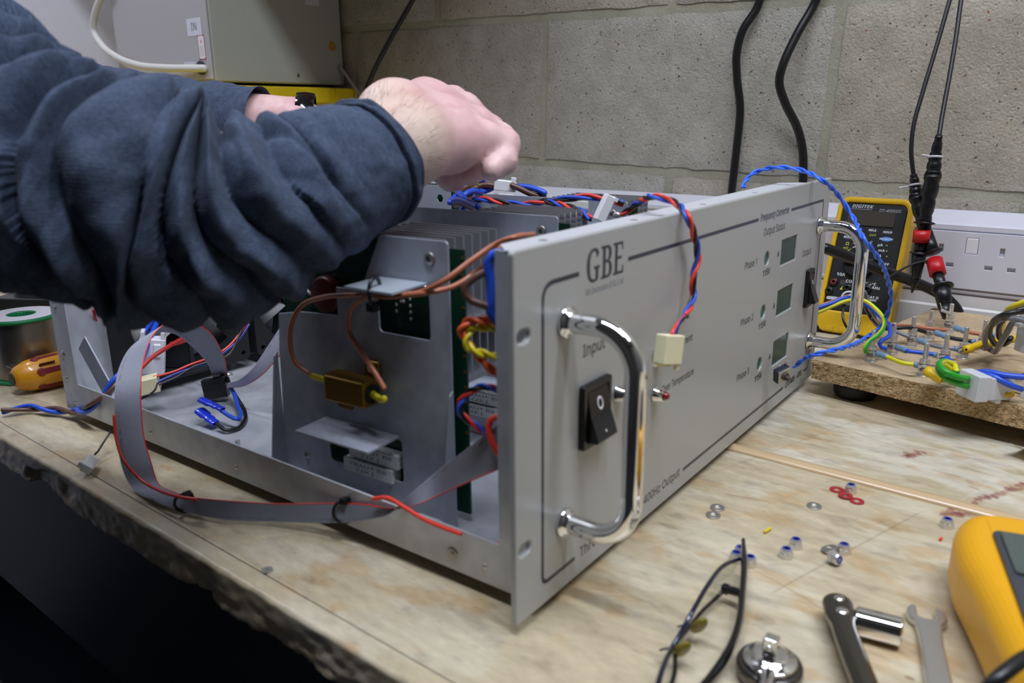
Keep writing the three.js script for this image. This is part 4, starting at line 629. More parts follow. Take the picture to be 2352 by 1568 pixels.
// blue insulated crimps on the tray
function crimpLead(label, pts, mat, ends) {
  const t = thing('crimp_lead', label, 'wire'), c = curve(pts), L = c.getLength(), blue = M(0x1c36c4, 0.25, 0, { clearcoat: 0.6, transmission: 0.12, thickness: 0.002 });
  const d = pts[1].clone().sub(pts[0]).normalize(), q = new THREE.Quaternion().setFromUnitVectors(V(0, 1, 0), d);
  const s = lathe([[0, 0], [0.0032, 0], [0.0034, 0.001], [0.0034, 0.0085], [0.0026, 0.010], [0.0026, 0.012], [0.003, 0.013], [0.003, 0.0155], [0.0024, 0.0165], [0.0026, 0.018], [0.0028, 0.021], [0.0018, 0.022]], 20).scale(1.5, 1, 0.75);
  const m = obj('terminal', s, blue, t); m.position.copy(pts[0]); m.quaternion.copy(q);
  obj('lead', capTube(pts.slice(2), 0.0017), mat, t);
}
crimpLead('blue insulated terminal on a blue wire lying on the tray', P.crimp1, W.blue);
crimpLead('blue insulated terminal on a black wire lying on the tray', P.crimp2, W.black);

// single-way white plug on the bench
{ const t = thing('plug_lead', 'small white plug on a black wire lying on the bench', 'connector');
  const a = P.benchConn[0], b = P.benchConn[1], d = b.clone().sub(a).normalize();
  const g = obj('housing', merge([rbox(0.0075, 0.017, 0.006, 0.0006, 0, 0.0085, 0), rbox(0.0035, 0.0035, 0.004, 0.0008, -0.005, 0.003, 0.0005)]), matNylon, t); g.position.copy(a); g.quaternion.setFromUnitVectors(V(0, 1, 0), d);
  obj('lead', capTube(P.benchConn.slice(1), 0.0008), W.black, t);
}
// cream connector with three thin wires
{ const t = thing('plug_lead', 'cream multiway plug with red, blue and black wires above the tray', 'connector');
  const g = obj('housing', merge([rbox(0.016, 0.013, 0.0125, 0.0007), ...[0, 1, 2, 3].map((i) => box(0.001, 0.001, 0.013, -0.0085, -0.0045 + i * 0.003, 0))]), matCream, t); g.position.copy(P.creamConn[0]); g.rotation.set(0.1, -0.6, 0.2);
  obj('red_wire', capTube(P.creamRed, 0.0011), W.red, t); obj('blue_wire', capTube(P.creamBlue, 0.0011), W.blueDark, t); obj('black_wire', capTube(P.creamBlack, 0.0009), W.black, t);
}
// white terminal block with red bundle
{ const t = thing('terminal_block', 'white plug block hanging before the black fans with red wires', 'connector', P.termBlock[0]); t.rotation.set(0.05, -0.6, -0.12);
  obj('body', merge([rbox(0.021, 0.032, 0.013, 0.001, 0, 0.002, 0), rbox(0.016, 0.008, 0.011, 0.001, -0.002, -0.017, 0), box(0.003, 0.006, 0.012, -0.008, 0.021, 0), box(0.003, 0.006, 0.012, 0.008, 0.021, 0), rbox(0.006, 0.012, 0.016, 0.001, 0.004, 0.008, 0)]), M(0xe8e8ee, 0.4), t);
  const sl = thing('wire_bundle', 'three bright red wires curving into a clear sleeve near the rear panel', 'wire');
  for (const k of ['redA', 'redB', 'redC']) obj('wire', capTube(P[k], 0.0012), insul(0xe03038), sl);
  const e = P.redA[4]; obj('sleeve', bar(e, e.clone().add(V(0.012, 0.001, 0.004)), 0.0036, 16), M(0xe8c8d4, 0.3, 0, { transmission: 0.4, thickness: 0 }), sl);
}
wire('loose_wire', 'dark red wire crossing the white plug block', P.redD, 0.0019, insul(0xb0241c));
wire('loose_wire', 'short red wire end behind the white plug block', P.redE, 0.0022, W.red);
wire('loose_wire', 'thick blue wire beside the white plug block', P.blueD, 0.0024, W.blue);
wire('loose_wire', 'blue wire end in front of the black fan frame', P.blueE, 0.0017, W.blue);

// wires of the first plate and behind the front panel
wire('loose_wire', 'tan wire looping from the far lead of the gold resistor to the panel', P.brownA, 0.0016, W.tan);
wire('loose_wire', 'tan wire from the near lead of the gold resistor to the panel', P.brownB, 0.0016, W.tan);
wire('loose_wire', 'thick blue wire behind the left edge of the front panel', P.blueThick, 0.0027, W.blue);
wire('loose_wire', 'thick brown wire bent sharply behind the front panel', P.brownThick, 0.002, W.brown);
{ const t = thing('twisted_cable', 'orange twisted pair behind the left edge of the front panel', 'cable'); twisted(t, P.orangeTw, [['wire', W.orange, 0.00125], ['wire', W.orange, 0.00125]], 0.016); }
{ const t = thing('twisted_cable', 'yellow twisted pair behind the left edge of the front panel', 'cable'); twisted(t, P.yellowTw, [['wire', W.yellow, 0.00125], ['wire', W.yellow, 0.00125]], 0.016); }
{ const t = thing('twisted_cable', 'thin blue, red and black twisted wires low behind the front panel', 'cable'); twisted(t, P.blueRedTw, [['blue_wire', W.blue, 0.001], ['red_wire', W.red, 0.001], ['black_wire', W.black, 0.001]], 0.02); }
wire('loose_wire', 'red wire loop above the ribbon cable beside the front panel', P.redLoop, 0.0018, W.redBright);

// three-core twisted lead draped over the front panel
{ const t = thing('twisted_cable', 'red, blue and black twisted lead with cream plug hanging over the front panel', 'cable');
  twisted(t, P.frontTw.slice(0, 10), [['red_wire', W.redBright, 0.00115], ['blue_wire', insul(0x2c55c0), 0.00115], ['black_wire', W.black, 0.0009]], 0.034);
  const e = P.frontTw[9], a = P.frontConn[0];
  [[W.redBright, -1], [insul(0x2c55c0), 0], [W.black, 1]].forEach(([m, k]) => obj('wire_end', capTube([e.clone().add(V(k * 0.001, 0, 0)), P.frontTw[10].clone().add(V(k * 0.0022, 0.002, 0)), a.clone().add(V(k * 0.003, -0.002, 0))], 0.00105), m, t));
  const h = obj('plug', merge([rbox(0.0155, 0.0165, 0.0085, 0.0007), box(0.0125, 0.004, 0.003, -0.001, -0.0085, -0.003), box(0.0025, 0.004, 0.002, 0.0062, -0.0095, 0.002)]), M(0xe9e3bc, 0.45), t);
  h.position.copy(P.frontConn[0].clone().add(P.frontConn[1]).multiplyScalar(0.5)); h.rotation.set(-0.05, -0.25, -0.2);
}
{ const t = thing('twisted_cable', 'red, blue and black twisted lead lying along the farthest module', 'cable'); twisted(t, P.backTw, [['red_wire', W.redBright, 0.0014], ['blue_wire', W.blue, 0.0014], ['black_wire', W.black, 0.0013]], 0.055); }
{ const t = thing('twisted_cable', 'red, blue and black twisted branch dipping between the modules to a white plug', 'cable'); twisted(t, P.backTw2, [['red_wire', W.redBright, 0.0013], ['blue_wire', W.blue, 0.0013], ['black_wire', W.black, 0.0012]], 0.04);
  const h = obj('plug', merge([rbox(0.0075, 0.02, 0.0085, 0.0008), box(0.003, 0.003, 0.009, 0.004, 0.009, 0)]), M(0xf2f2f4, 0.35), t); h.position.copy(P.whiteConn2[0]); h.rotation.set(0, -0.7, -0.45); }
{ const t = thing('plug_lead', 'small white plug on the wiring bundle beneath the hand', 'connector');
  const h = obj('housing', merge([rbox(0.019, 0.009, 0.009, 0.0008), box(0.004, 0.004, 0.009, 0.007, 0.0055, 0)]), M(0xf0f2f2, 0.35), t); h.position.copy(P.whiteConn1[0]); h.rotation.set(0, -0.9, -0.12);
  obj('red_wire', capTube(P.redTop, 0.0012), W.redBright, t); }
{ const t = thing('twisted_cable', 'thick blue and brown pair leaving the white plug beneath the hand', 'cable'); twisted(t, P.blueBrown2, [['blue_wire', W.blue, 0.0026], ['brown_wire', W.brown, 0.0026]], 0.07, 1.2); }
{ const t = thing('wire_bundle', 'tangled blue and brown wires beneath the hand', 'wire');
  twisted(t, P.blueBrown, [['blue_wire', W.blue, 0.0026], ['brown_wire', W.brown, 0.0026]], 0.05); twisted(t, P.bundle1, [['blue_wire', W.blue, 0.0026], ['brown_wire', W.brown, 0.0026]], 0.05, 2);
  obj('blue_wire', capTube(P.bundle2, 0.0026), W.blue, t); obj('brown_wire', capTube(P.bundle3, 0.0026), W.brown, t); obj('blue_wire', capTube(P.bundle3.map((q) => q.clone().add(V(-0.004, 0.004, 0.002))), 0.0026), W.blue, t); }
const stripeTex = canvasTex(16, 128, (c) => { c.fillStyle = '#1f9a1c'; c.fillRect(0, 0, 16, 128); c.fillStyle = '#d8cf2a'; c.fillRect(0, 0, 16, 52); });
const matGY = M(0xffffff, 0.38, 0, { map: stripeTex });
wire('loose_wire', 'thin green and yellow wire at the fingertips', P.greenWire, 0.0014, matGY);

// blue pair with push button
{ const t = thing('button_lead', 'thin blue twisted pair with a small push button hanging down the front panel', 'cable');
  twisted(t, P.bluePair, [['wire', insul(0x3a76ee), 0.00112], ['wire', insul(0x3068e4), 0.00112]], 0.028);
  const b = group('push_button', t); b.position.copy(P.button[0]); b.rotation.set(0.3, -0.45, 0.45);
  const face = M(0xb9b59f, 0.5, 0.3);
  obj('base', rbox(0.0125, 0.0125, 0.006, 0.0008), M(0x23243a, 0.4), b); obj('cover_plate', rbox(0.0116, 0.0116, 0.0006, 0.0002, 0, 0, 0.0032), face, b);
  obj('plunger', merge([at(cyl(0.0035, 0.0033, 0.0022, 0, 0, 0, 20), 0, 0, 0.0044, Math.PI / 2), rbox(0.0032, 0.0032, 0.0042, 0.0004, 0, 0, 0.0068)]), M(0x4a3d3a, 0.5), b);
  for (const x of [-0.004, 0.0045]) obj('pin', capTube([V(x, 0.005, -0.002), V(x, 0.0085, -0.001), V(x + 0.001, 0.0105, 0.001)], 0.0005, 8, 6), matSteel, b);
}
// ---------------------------------------------------------------- person reaching into the case
{
  const man = thing('person', 'person in a blue-grey sweatshirt reaching both hands into the open case', 'person', [0, 0, 0]);
  const skin = M(0xffffff, 0.48, 0, { vertexColors: true, sheen: 0.2, sheenColor: new THREE.Color(0.9, 0.5, 0.4), sheenRoughness: 0.5 });
  const knit = dataTex(1024, 1024, (u, v, x, y) => { const a = vn(x / 2.2, y / 5) - 0.5, b = fbm(x / 30, y / 30, 4) - 0.5, k = a * 34 + b * 24 + (rnd() - 0.5) * 22 + ((x % 6) < 2 ? -6 : 3); return [60 + k, 72 + k, 93 + k]; });
  knit.repeat.set(1, 1);
  const knitBump = dataTex(512, 512, (u, v, x, y) => { const k = 128 + Math.sin(x * Math.PI / 3) * 40 + (vn(x / 2, y / 2) - 0.5) * 80; return [k, k, k]; }, false);
  const cloth = M(0xffffff, 0.95, 0, { map: knit, bumpMap: knitBump, bumpScale: 0.0003, sheen: 0.12, sheenColor: new THREE.Color(0.4, 0.45, 0.55), sheenRoughness: 0.6 });

  // a hand as tapered capsules joined smoothly, fingers kept apart
  function handField(parts, fingers) {
    return (x, y, z) => {
      let d = 1e3; for (const [a, b, ra, rb] of parts) d = smin(d, capsuleDist(x, y, z, a, b, ra, rb), 0.012);
      let f = 1e3; for (const ch of fingers) { let c = 1e3; for (let i = 0; i < ch.p.length - 1; i++) c = smin(c, capsuleDist(x, y, z, ch.p[i], ch.p[i + 1], ch.r[i], ch.r[i + 1]), 0.003); const h = capsuleDist(x, y, z, ch.p[0], ch.p[1], ch.r[0], ch.r[1]); d = smin(d, c, 0.0055); }
      return d + (vn3(x * 260, y * 260, z * 260) - 0.5) * 0.0006;
    };
  }
  const rWrist = P.hand, F = { pinky: P.pinky, ring: P.ring, middle: P.middle, index: P.index, thumb: P.thumb };
  const fore = P.armSpine.slice(0, 5);
  const rp = [
    [fore[3], fore[1], 0.026, 0.027], [fore[1], rWrist[1], 0.027, 0.0235], [fore[1], rWrist[2], 0.025, 0.021], [rWrist[1], rWrist[2], 0.022, 0.021],
    [rWrist[1], F.pinky[0], 0.0225, 0.0175], [F.pinky[0], F.pinky[1], 0.0175, 0.0118], [rWrist[1], F.ring[0], 0.022, 0.018], [F.ring[0], F.ring[1], 0.018, 0.0125],
    [rWrist[2], F.middle[0], 0.0205, 0.0165], [F.middle[0], F.middle[1], 0.0165, 0.012], [rWrist[2], F.index[0], 0.019, 0.0155], [F.index[0], F.index[1], 0.0155, 0.0115],
  ];
  const fr = [0.0112, 0.0106, 0.0094, 0.0082];
  const fing = ['pinky', 'ring', 'middle', 'index'].map((k, i) => ({ p: F[k].slice(1), r: fr.map((q) => q * (i === 0 ? 0.98 : 1.02)) }));
  fing.push({ p: F.thumb, r: [0.016, 0.0135, 0.011, 0.0095] });
  const lo = [1e3, 1e3, 1e3], hi = [-1e3, -1e3, -1e3]; for (const q of [...rWrist, ...fore.slice(1, 4), ...Object.values(F).flat()]) { ['x', 'y', 'z'].forEach((k, i) => { lo[i] = Math.min(lo[i], q[k] - 0.04); hi[i] = Math.max(hi[i], q[k] + 0.04); }); }
  // left arm: wrist and hand, mostly behind the right sleeve
  const L = P.leftSpine, LH = P.leftHand, fwd = V(0.8, -0.35, 0.45).normalize(), sideV = V(-0.4, 0, 0.85).normalize();
  const lf = [-1.5, -0.5, 0.5, 1.5].map((k, i) => { const b = LH[2].clone().addScaledVector(sideV, k * 0.02).addScaledVector(fwd, 0.03), m = b.clone().addScaledVector(fwd, 0.034 - Math.abs(k) * 0.003), e = m.clone().addScaledVector(fwd, 0.012).add(V(0, -0.024, 0)), z = e.clone().add(V(-0.006, -0.02, 0)); return { p: [b, m, e, z], r: [0.0105, 0.0098, 0.0088, 0.0078] }; });
  const th0 = LH[1].clone().addScaledVector(sideV, 0.025); lf.push({ p: [th0, th0.clone().addScaledVector(fwd, 0.035).addScaledVector(sideV, 0.014), th0.clone().addScaledVector(fwd, 0.06).add(V(0, -0.012, 0)).addScaledVector(sideV, 0.012)], r: [0.0145, 0.012, 0.0095] });
  const lp = [[L[3], LH[1], 0.032, 0.026], ...lf.slice(0, 4).map((c, i) => [LH[1].clone().addScaledVector(sideV, (i - 1.5) * 0.011), c.p[0], 0.018, 0.0125])];
  const lo2 = [1e3, 1e3, 1e3], hi2 = [-1e3, -1e3, -1e3]; for (const q of [L[3], ...LH, ...lf.map((c) => c.p).flat()]) ['x', 'y', 'z'].forEach((k, i) => { lo2[i] = Math.min(lo2[i], q[k] - 0.045); hi2[i] = Math.max(hi2[i], q[k] + 0.045); });
  // head and neck, leaning over the work (outside the picture)
  const headF = (x, y, z) => {
    let d = capsuleDist(x, y, z, V(-0.2, 0.4, -0.54), V(-0.15, 0.49, -0.54), 0.058, 0.055);
    d = smin(d, Math.hypot((x + 0.12) / 0.098, (y - 0.605) / 0.115, (z + 0.54) / 0.078) * 0.09 - 0.09, 0.03);
    d = smin(d, capsuleDist(x, y, z, V(-0.075, 0.545, -0.54), V(-0.06, 0.52, -0.54), 0.038, 0.03), 0.03);
    d = smin(d, capsuleDist(x, y, z, V(-0.035, 0.605, -0.54), V(-0.012, 0.572, -0.54), 0.008, 0.013), 0.01);
    for (const s of [-1, 1]) { d = smin(d, capsuleDist(x, y, z, V(-0.13, 0.61, -0.54 + s * 0.08), V(-0.14, 0.58, -0.54 + s * 0.08), 0.014, 0.011), 0.008); d = -smin(-d, Math.hypot(x + 0.032, y - 0.612, z + 0.54 - s * 0.034) - 0.013, 0.008); }
    return d;
  };
  const wax = P.pinky[0].clone().sub(rWrist[1]).normalize();
  // one continuous figure: hands, arms, trunk, neck and head
  const rightF = handField(rp, fing), leftF = handField(lp, lf), inBox = (x, y, z, a, b) => x > a[0] && x < b[0] && y > a[1] && y < b[1] && z > a[2] && z < b[2];
  const SR = V(-0.2, 0.35, -0.4), SL = V(-0.2, 0.35, -0.69), ER = P.armSpine[10], EL = L[8];
  const coreF = (x, y, z) => { let d = Math.hypot((x + 0.215) / 0.09, (y - 0.1) / 0.33, (z + 0.54) / 0.16) * 0.1 - 0.1; d = smin(d, capsuleDist(x, y, z, SR, SL, 0.05, 0.05), 0.05); d = smin(d, capsuleDist(x, y, z, V(-0.2, 0.33, -0.54), V(-0.19, 0.42, -0.54), 0.07, 0.056), 0.04); d = smin(d, capsuleDist(x, y, z, SR, ER, 0.04, 0.026), 0.02); d = smin(d, capsuleDist(x, y, z, SL, EL, 0.04, 0.028), 0.02); d = smin(d, capsuleDist(x, y, z, ER, fore[3], 0.026, 0.026), 0.012); d = smin(d, capsuleDist(x, y, z, EL, L[3], 0.028, 0.027), 0.012); return d; };
  const bodyF = (x, y, z) => { let d = coreF(x, y, z); if (y > 0.33) d = smin(d, headF(x, y, z), 0.01); if (x > lo[0] - 0.02 && z > lo[2] - 0.02) d = smin(d, rightF(x, y, z), 0.004); if (x > lo2[0] - 0.02 && z > lo2[2] - 0.02 && z < hi2[2] + 0.02) d = smin(d, leftF(x, y, z), 0.004); return d; };
  const bodyG = sdfSparse(bodyF, [-0.34, -0.28, -0.9], [0.37, 0.76, -0.08], 0.0027);
  const rightArm = bodyG;
  { const p = bodyG.attributes.position, col = new Float32Array(p.count * 3), c = new THREE.Color(); for (let i = 0; i < p.count; i++) { const x = p.getX(i), y = p.getY(i), z = p.getZ(i), a = vn3(x * 45, y * 45, z * 45) - 0.5, b = vn3(x * 260, y * 260, z * 260) - 0.5; const tan = smooth(0.035, -0.01, (x - rWrist[1].x) * wax.x + (y - rWrist[1].y) * wax.y + (z - rWrist[1].z) * wax.z); c.setRGB((221 - 6 * tan + a * 36 + b * 20) / 255, (178 + 6 * tan + a * 60 + b * 30) / 255, (175 - 8 * tan + a * 54 + b * 30) / 255, THREE.SRGBColorSpace); col[3 * i] = c.r; col[3 * i + 1] = c.g; col[3 * i + 2] = c.b; } bodyG.setAttribute('color', new THREE.BufferAttribute(col, 3)); }
  obj('body', bodyG, skin, man);
  obj('hair', sdfMesh((x, y, z) => Math.max(headF(x, y, z) - 0.012, -(y - 0.63 + (x + 0.13) * 0.5)), [-0.3, 0.5, -0.68], [0.05, 0.78, -0.4], 0.008), M(0x3a2a1e, 0.8), man);

  // right sleeve: gathered folds at the elbow, turned hem at the wrist
  const spine = curve(P.armSpine.slice(1).reverse().concat([P.armSpine[0]])), rad = [0.066, 0.064, 0.06, 0.0555, 0.056, 0.0564, 0.0555, 0.054, 0.0512, 0.0478, 0.0432, 0.0405, 0.0392, 0.0382, 0.038];
  const NS = 460, NA = 200;
  const at2 = (f) => { const k = f * (rad.length - 1), i = Math.min(rad.length - 2, Math.floor(k)); return rad[i] + (rad[i + 1] - rad[i]) * (k - i); };
  const fr2 = spine.computeFrenetFrames(2, false);
  const pos = [], uv = [], idx = []; const L0 = spine.getLength();
  const view = V(-0.27, 0.25, 0.2);
  for (let i = 0; i <= NS; i++) {
    const f = i / NS, c = spine.getPoint(f), t = spine.getTangent(f), arc = f;
    const n = V(0, 1, 0).addScaledVector(t, -t.y).normalize(), b = t.clone().cross(n);
    const gather = smooth(0.80, 0.5, f) , base = at2(f);
    for (let j = 0; j <= NA; j++) {
      const a = j / NA * Math.PI * 2, ca = Math.cos(a), sa = Math.sin(a);
      // slanted pleats that run round the arm, deepest at the elbow
      const skew = 0.045 * ca + 0.06 * sa, w = (vn(f * 9 + 3, ca * 0.9 + sa * 0.7 + 4) - 0.5) * 0.06;
      const ph = (f + skew + w) * 15.5, tri = Math.abs((ph - Math.floor(ph)) * 2 - 1), pleat = Math.pow(tri, 1.6);
      const ph2 = (f - skew * 0.6 + w) * 27 + 2.3, tri2 = Math.abs((ph2 - Math.floor(ph2)) * 2 - 1);
      const strength = smooth(0.25, 0.75, vn(Math.floor(ph) * 3.7 + 11, ca * 1.3 + 5) + 0.15);
      let d = gather * (-0.0165 * pleat * (0.4 + 0.8 * strength) + 0.0055 - 0.003 * tri2 * strength);
      d += (fbm(f * 14 + 2, ca * 2 + 7, 3) - 0.5) * (0.005 + 0.006 * gather) + (fbm(f * 9, sa * 2.4 + 20, 3) - 0.5) * 0.006;
      // two long creases on the forearm
      d -= 0.004 * Math.exp(-(((f - 0.64 - 0.06 * sa) / 0.012) ** 2)) * smooth(-0.2, 0.7, ca + sa * 0.3);
      // hem
      d -= 0.0026 * Math.exp(-(((f - 0.925) / 0.006) ** 2)); if (f > 0.93) d += 0.0012;
      if (f > 0.992) d -= (f - 0.992) * 1.4;
      const sq = 1 + 0.03 * gather * (-ca);
      const r = (base + d) * sq;
      pos.push(c.x + (n.x * ca + b.x * sa) * r, c.y + (n.y * ca + b.y * sa) * r, c.z + (n.z * ca + b.z * sa) * r); uv.push(j / NA * 2.6, f * L0 / 0.13);
    }
  }
  for (let i = 0; i < NS; i++) for (let j = 0; j < NA; j++) { const q = i * (NA + 1) + j; idx.push(q, q + 1, q + NA + 1, q + 1, q + NA + 2, q + NA + 1); }
  const sg = new THREE.BufferGeometry(); sg.setAttribute('position', new THREE.Float32BufferAttribute(pos, 3)); sg.setAttribute('uv', new THREE.Float32BufferAttribute(uv, 2)); sg.setIndex(idx); sg.computeVertexNormals();
  const sl = obj('right_sleeve', sg, cloth, man);
  // left sleeve
  const lpts = L.slice(2), lsp = curve(lpts), lg = [];
  { const pos = [], uv = [], idx = [], n1 = 160, n2 = 64; for (let i = 0; i <= n1; i++) { const f = i / n1, c = lsp.getPoint(f), t = lsp.getTangent(f), n = V(0, 1, 0).addScaledVector(t, -t.y).normalize(), b = t.clone().cross(n), r0 = 0.036 + 0.016 * f; for (let j = 0; j <= n2; j++) { const a = j / n2 * Math.PI * 2, r = r0 + (fbm(f * 16, Math.cos(a) * 1.5 + 3, 3) - 0.5) * 0.008 + (f < 0.02 ? 0.001 : 0) - 0.002 * Math.exp(-(((f - 0.21) / 0.012) ** 2)); pos.push(c.x + (n.x * Math.cos(a) + b.x * Math.sin(a)) * r, c.y + (n.y * Math.cos(a) + b.y * Math.sin(a)) * r, c.z + (n.z * Math.cos(a) + b.z * Math.sin(a)) * r); uv.push(j / n2 * 2, f * 3); } } for (let i = 0; i < n1; i++) for (let j = 0; j < n2; j++) { const q = i * (n2 + 1) + j; idx.push(q, q + n2 + 1, q + 1, q + 1, q + n2 + 1, q + n2 + 2); }
    const g = new THREE.BufferGeometry(); g.setAttribute('position', new THREE.Float32BufferAttribute(pos, 3)); g.setAttribute('uv', new THREE.Float32BufferAttribute(uv, 2)); g.setIndex(idx); g.computeVertexNormals(); obj('left_sleeve', g, cloth, man); }
  // torso and lap, left of the picture
  const torsoF = (x, y, z) => { let d = Math.hypot((x + 0.215) / 0.118, (y - 0.12) / 0.42, (z + 0.535) / 0.21) * 0.13 - 0.13; d = smin(d, capsuleDist(x, y, z, V(-0.2, 0.36, -0.4), V(-0.2, 0.36, -0.7), 0.07, 0.07), 0.06); d = smin(d, capsuleDist(x, y, z, V(-0.2, 0.36, -0.4), P.armSpine[14], 0.07, 0.062), 0.03); d = smin(d, capsuleDist(x, y, z, V(-0.2, 0.36, -0.7), L[8], 0.07, 0.05), 0.03); return Math.max(d + (fbm(x * 12 + z * 9, y * 14, 3) - 0.5) * 0.012, -(y + 0.26)); };
  obj('sweatshirt', boxUV(sdfMesh(torsoF, [-0.42, -0.3, -0.98], [0.2, 0.5, -0.3], 0.012), 0.15), cloth, man);
  const legF = (x, y, z) => { let d = 1e3; for (const s of [-0.42, -0.68]) { d = smin(d, capsuleDist(x, y, z, V(-0.3, -0.3, s - 0.02), V(-0.14, -0.3, s + 0.04), 0.095, 0.085), 0.04); d = smin(d, capsuleDist(x, y, z, V(-0.14, -0.3, s + 0.04), V(-0.18, -0.78, s + 0.04), 0.075, 0.055), 0.02); d = smin(d, capsuleDist(x, y, z, V(-0.2, -0.83, s + 0.04), V(-0.05, -0.83, s + 0.06), 0.03, 0.03), 0.02); } return d; };
  obj('trousers', sdfMesh(legF, [-0.45, -0.87, -0.85], [0.02, -0.15, -0.25], 0.015), M(0x1b1d26, 0.9), man);
  // watch on the left wrist
  { const c = LH[1].clone().lerp(LH[2], 0.35), ax = LH[2].clone().sub(LH[1]).normalize(); const q = new THREE.Quaternion().setFromUnitVectors(V(0, 1, 0), ax);
    const w = obj('watch', lathe([[0.0285, -0.009], [0.031, -0.0085], [0.032, 0], [0.031, 0.0085], [0.0285, 0.009]], 40), M(0x0c0c0e, 0.12, 0.2, { clearcoat: 1 }), man); w.position.copy(c); w.quaternion.copy(q); }
  // arm hair round the right wrist
  { const hairs = [], g = rightArm.attributes.position, nn = rightArm.attributes.normal; const ax = rWrist[1].clone().sub(fore[1]).normalize();
    for (let i = 0; i < 40000 && hairs.length < 900; i++) { const k = Math.floor(rnd() * g.count), p = V(g.getX(k), g.getY(k), g.getZ(k)), n = V(nn.getX(k), nn.getY(k), nn.getZ(k)); const d = p.clone().sub(rWrist[1]).dot(ax); if (d > 0.018 || d < -0.05 || n.y < -0.5 || p.distanceTo(rWrist[1]) > 0.07 || rnd() < smooth(-0.01, 0.02, d)) continue; const dir = ax.clone().multiplyScalar(0.5).addScaledVector(n, 0.55).add(V(rr(-0.3, 0.3), rr(-0.4, 0.2), rr(-0.3, 0.3))).normalize(), e = p.clone().addScaledVector(dir, rr(0.005, 0.011)); hairs.push(along(new THREE.CylinderGeometry(0.00002, 0.00008, p.distanceTo(e), 3, 1, true).translate(0, p.distanceTo(e) / 2, 0), p, e)); }
    const h = obj('arm_hair', merge(hairs), M(0x4a382a, 0.7), man); h.userData.kind = 'stuff'; }
}
// ---------------------------------------------------------------- trunking, sockets, wall cables
const matTrunk = M(0xd6d5de, 0.35, 0, { clearcoat: 0.2, clearcoatRoughness: 0.3 }), matTrunkLow = M(0xe2dfdc, 0.4);
const sweepBox = (prof, s0, s1) => extr(shape(prof), s1 - s0, 0.0006).translate(0, 0, s0);   // (t, y) outline run along s
{
  const t = thing('cable_trunking', 'white two-tier cable trunking fixed along the foot of the block wall', 'trunking', A0, TH);
  obj('lower_cover', sweepBox([[0.8385, 0.0005], [0.789, 0.0005], [0.788, 0.002], [0.788, 0.034], [0.7895, 0.0365], [0.7895, 0.049], [0.8385, 0.049]], -0.5, 2.1), matTrunkLow, t);
  obj('upper_cover', sweepBox([[0.8385, 0.0505], [0.792, 0.0505], [0.789, 0.052], [0.7885, 0.0545], [0.791, 0.057], [0.791, 0.121], [0.789, 0.1225], [0.789, 0.127], [0.791, 0.129], [0.832, 0.139], [0.8385, 0.139]], -0.5, 2.1), matTrunk, t);
  obj('divider_strip', sweepBox([[0.8385, 0.0485], [0.791, 0.0485], [0.791, 0.051], [0.8385, 0.051]], -0.5, 2.1), M(0x8d8b90, 0.5), t);
}
{
  const t = thing('socket_outlet', 'white switched twin socket plate set in the trunking', 'socket', onBench(0.791, 0, 0.556), TH);
  const ps = roundRect(-0.0745, 0.0572, 0.0745, 0.1205, 0.001), slots = [];
  for (const c of [-0.047, 0.0128]) { slots.push([c - 0.0024, 0.0965, c + 0.0024, 0.1055]); for (const d of [-0.0108, 0.0108]) slots.push([c + d - 0.0038, 0.0808, c + d + 0.0038, 0.0852]); }
  for (const q of slots) ps.holes.push(rectPath(...q, 0.0004));
  for (const c of [-0.0168, 0.052]) ps.holes.push(rectPath(c - 0.0062, 0.0965, c + 0.0062, 0.1145, 0.0012));
  const g = extr(ps, 0.004, 0.0005).rotateY(-Math.PI / 2);   // local x of the outline becomes s
  obj('plate', g.translate(0, 0, 0), matTrunk, t);
  obj('backing', box(0.001, 0.06, 0.145, 0.0005 + 0.0002, 0.089, 0), M(0x55534f, 0.8), t).visible = true;
  for (const c of [-0.0168, 0.052]) obj('switch', at(rbox(0.0034, 0.0172, 0.0116, 0.0008), -0.0024, 0.1055, c, 0, 0, 0.05), M(0xebe8ee, 0.3), t);
}
const cable = (label, pts, r, grp) => wire('cable', label, pts, r, M(0x0e0f11, 0.42), 'cable', grp);
cable('black mains cable hanging down the wall, left one of the two behind the front panel', P.cableA, 0.0052);
cable('black mains cable with a kink hanging down the wall, right one of the two', P.cableB, 0.0052);
cable('black cable slanting down the wall beside the grey cabinet', P.cableC, 0.0042);
cable('thick black cable drooping from the meter across the trunking', P.thickCable, 0.0058);
cable('black mains cable lying on the bench behind the chipboard', P.mainsBench, 0.0048);

// oscilloscope probes hanging in front of the trunking
function probe(label, body, lead, tipHook, shaftR) {
  const t = thing('test_probe', label, 'probe'); const blk = M(0x0c0d0f, 0.35), red = M(0xb8121a, 0.4);
  obj('lead', capTube(lead, 0.0023), M(0x17181b, 0.45), t);
  const c = curve(body), n = body.length - 1, seg = (i, j, prof) => along(lathe(prof, 24), body[i], body[j]);
  const piece = (name, i, j, r0, r1, mat, rings = 0) => { const a = body[i], b = body[j], L = a.distanceTo(b), prof = [[0, 0]]; const N = rings ? rings * 4 : 2; for (let k = 0; k <= N; k++) { const f = k / N; let r = r0 + (r1 - r0) * f; if (rings && k % 4 === 2) r *= 0.86; prof.push([r, L * f]); } prof.push([0, L]); return obj(name, along(lathe(prof, 22), a, b), mat, t); };
  const disc = (i, r, w) => { const a = body[Math.max(0, i - 1)], b = body[i], d = b.clone().sub(a).normalize(); obj('finger_guard', along(lathe([[0, -w], [r * 0.75, -w * 0.6], [r, 0], [r * 0.75, w * 0.6], [0, w]], 26), b, b.clone().add(d)), blk, t); };
  return { t, piece, disc, blk, red };
}
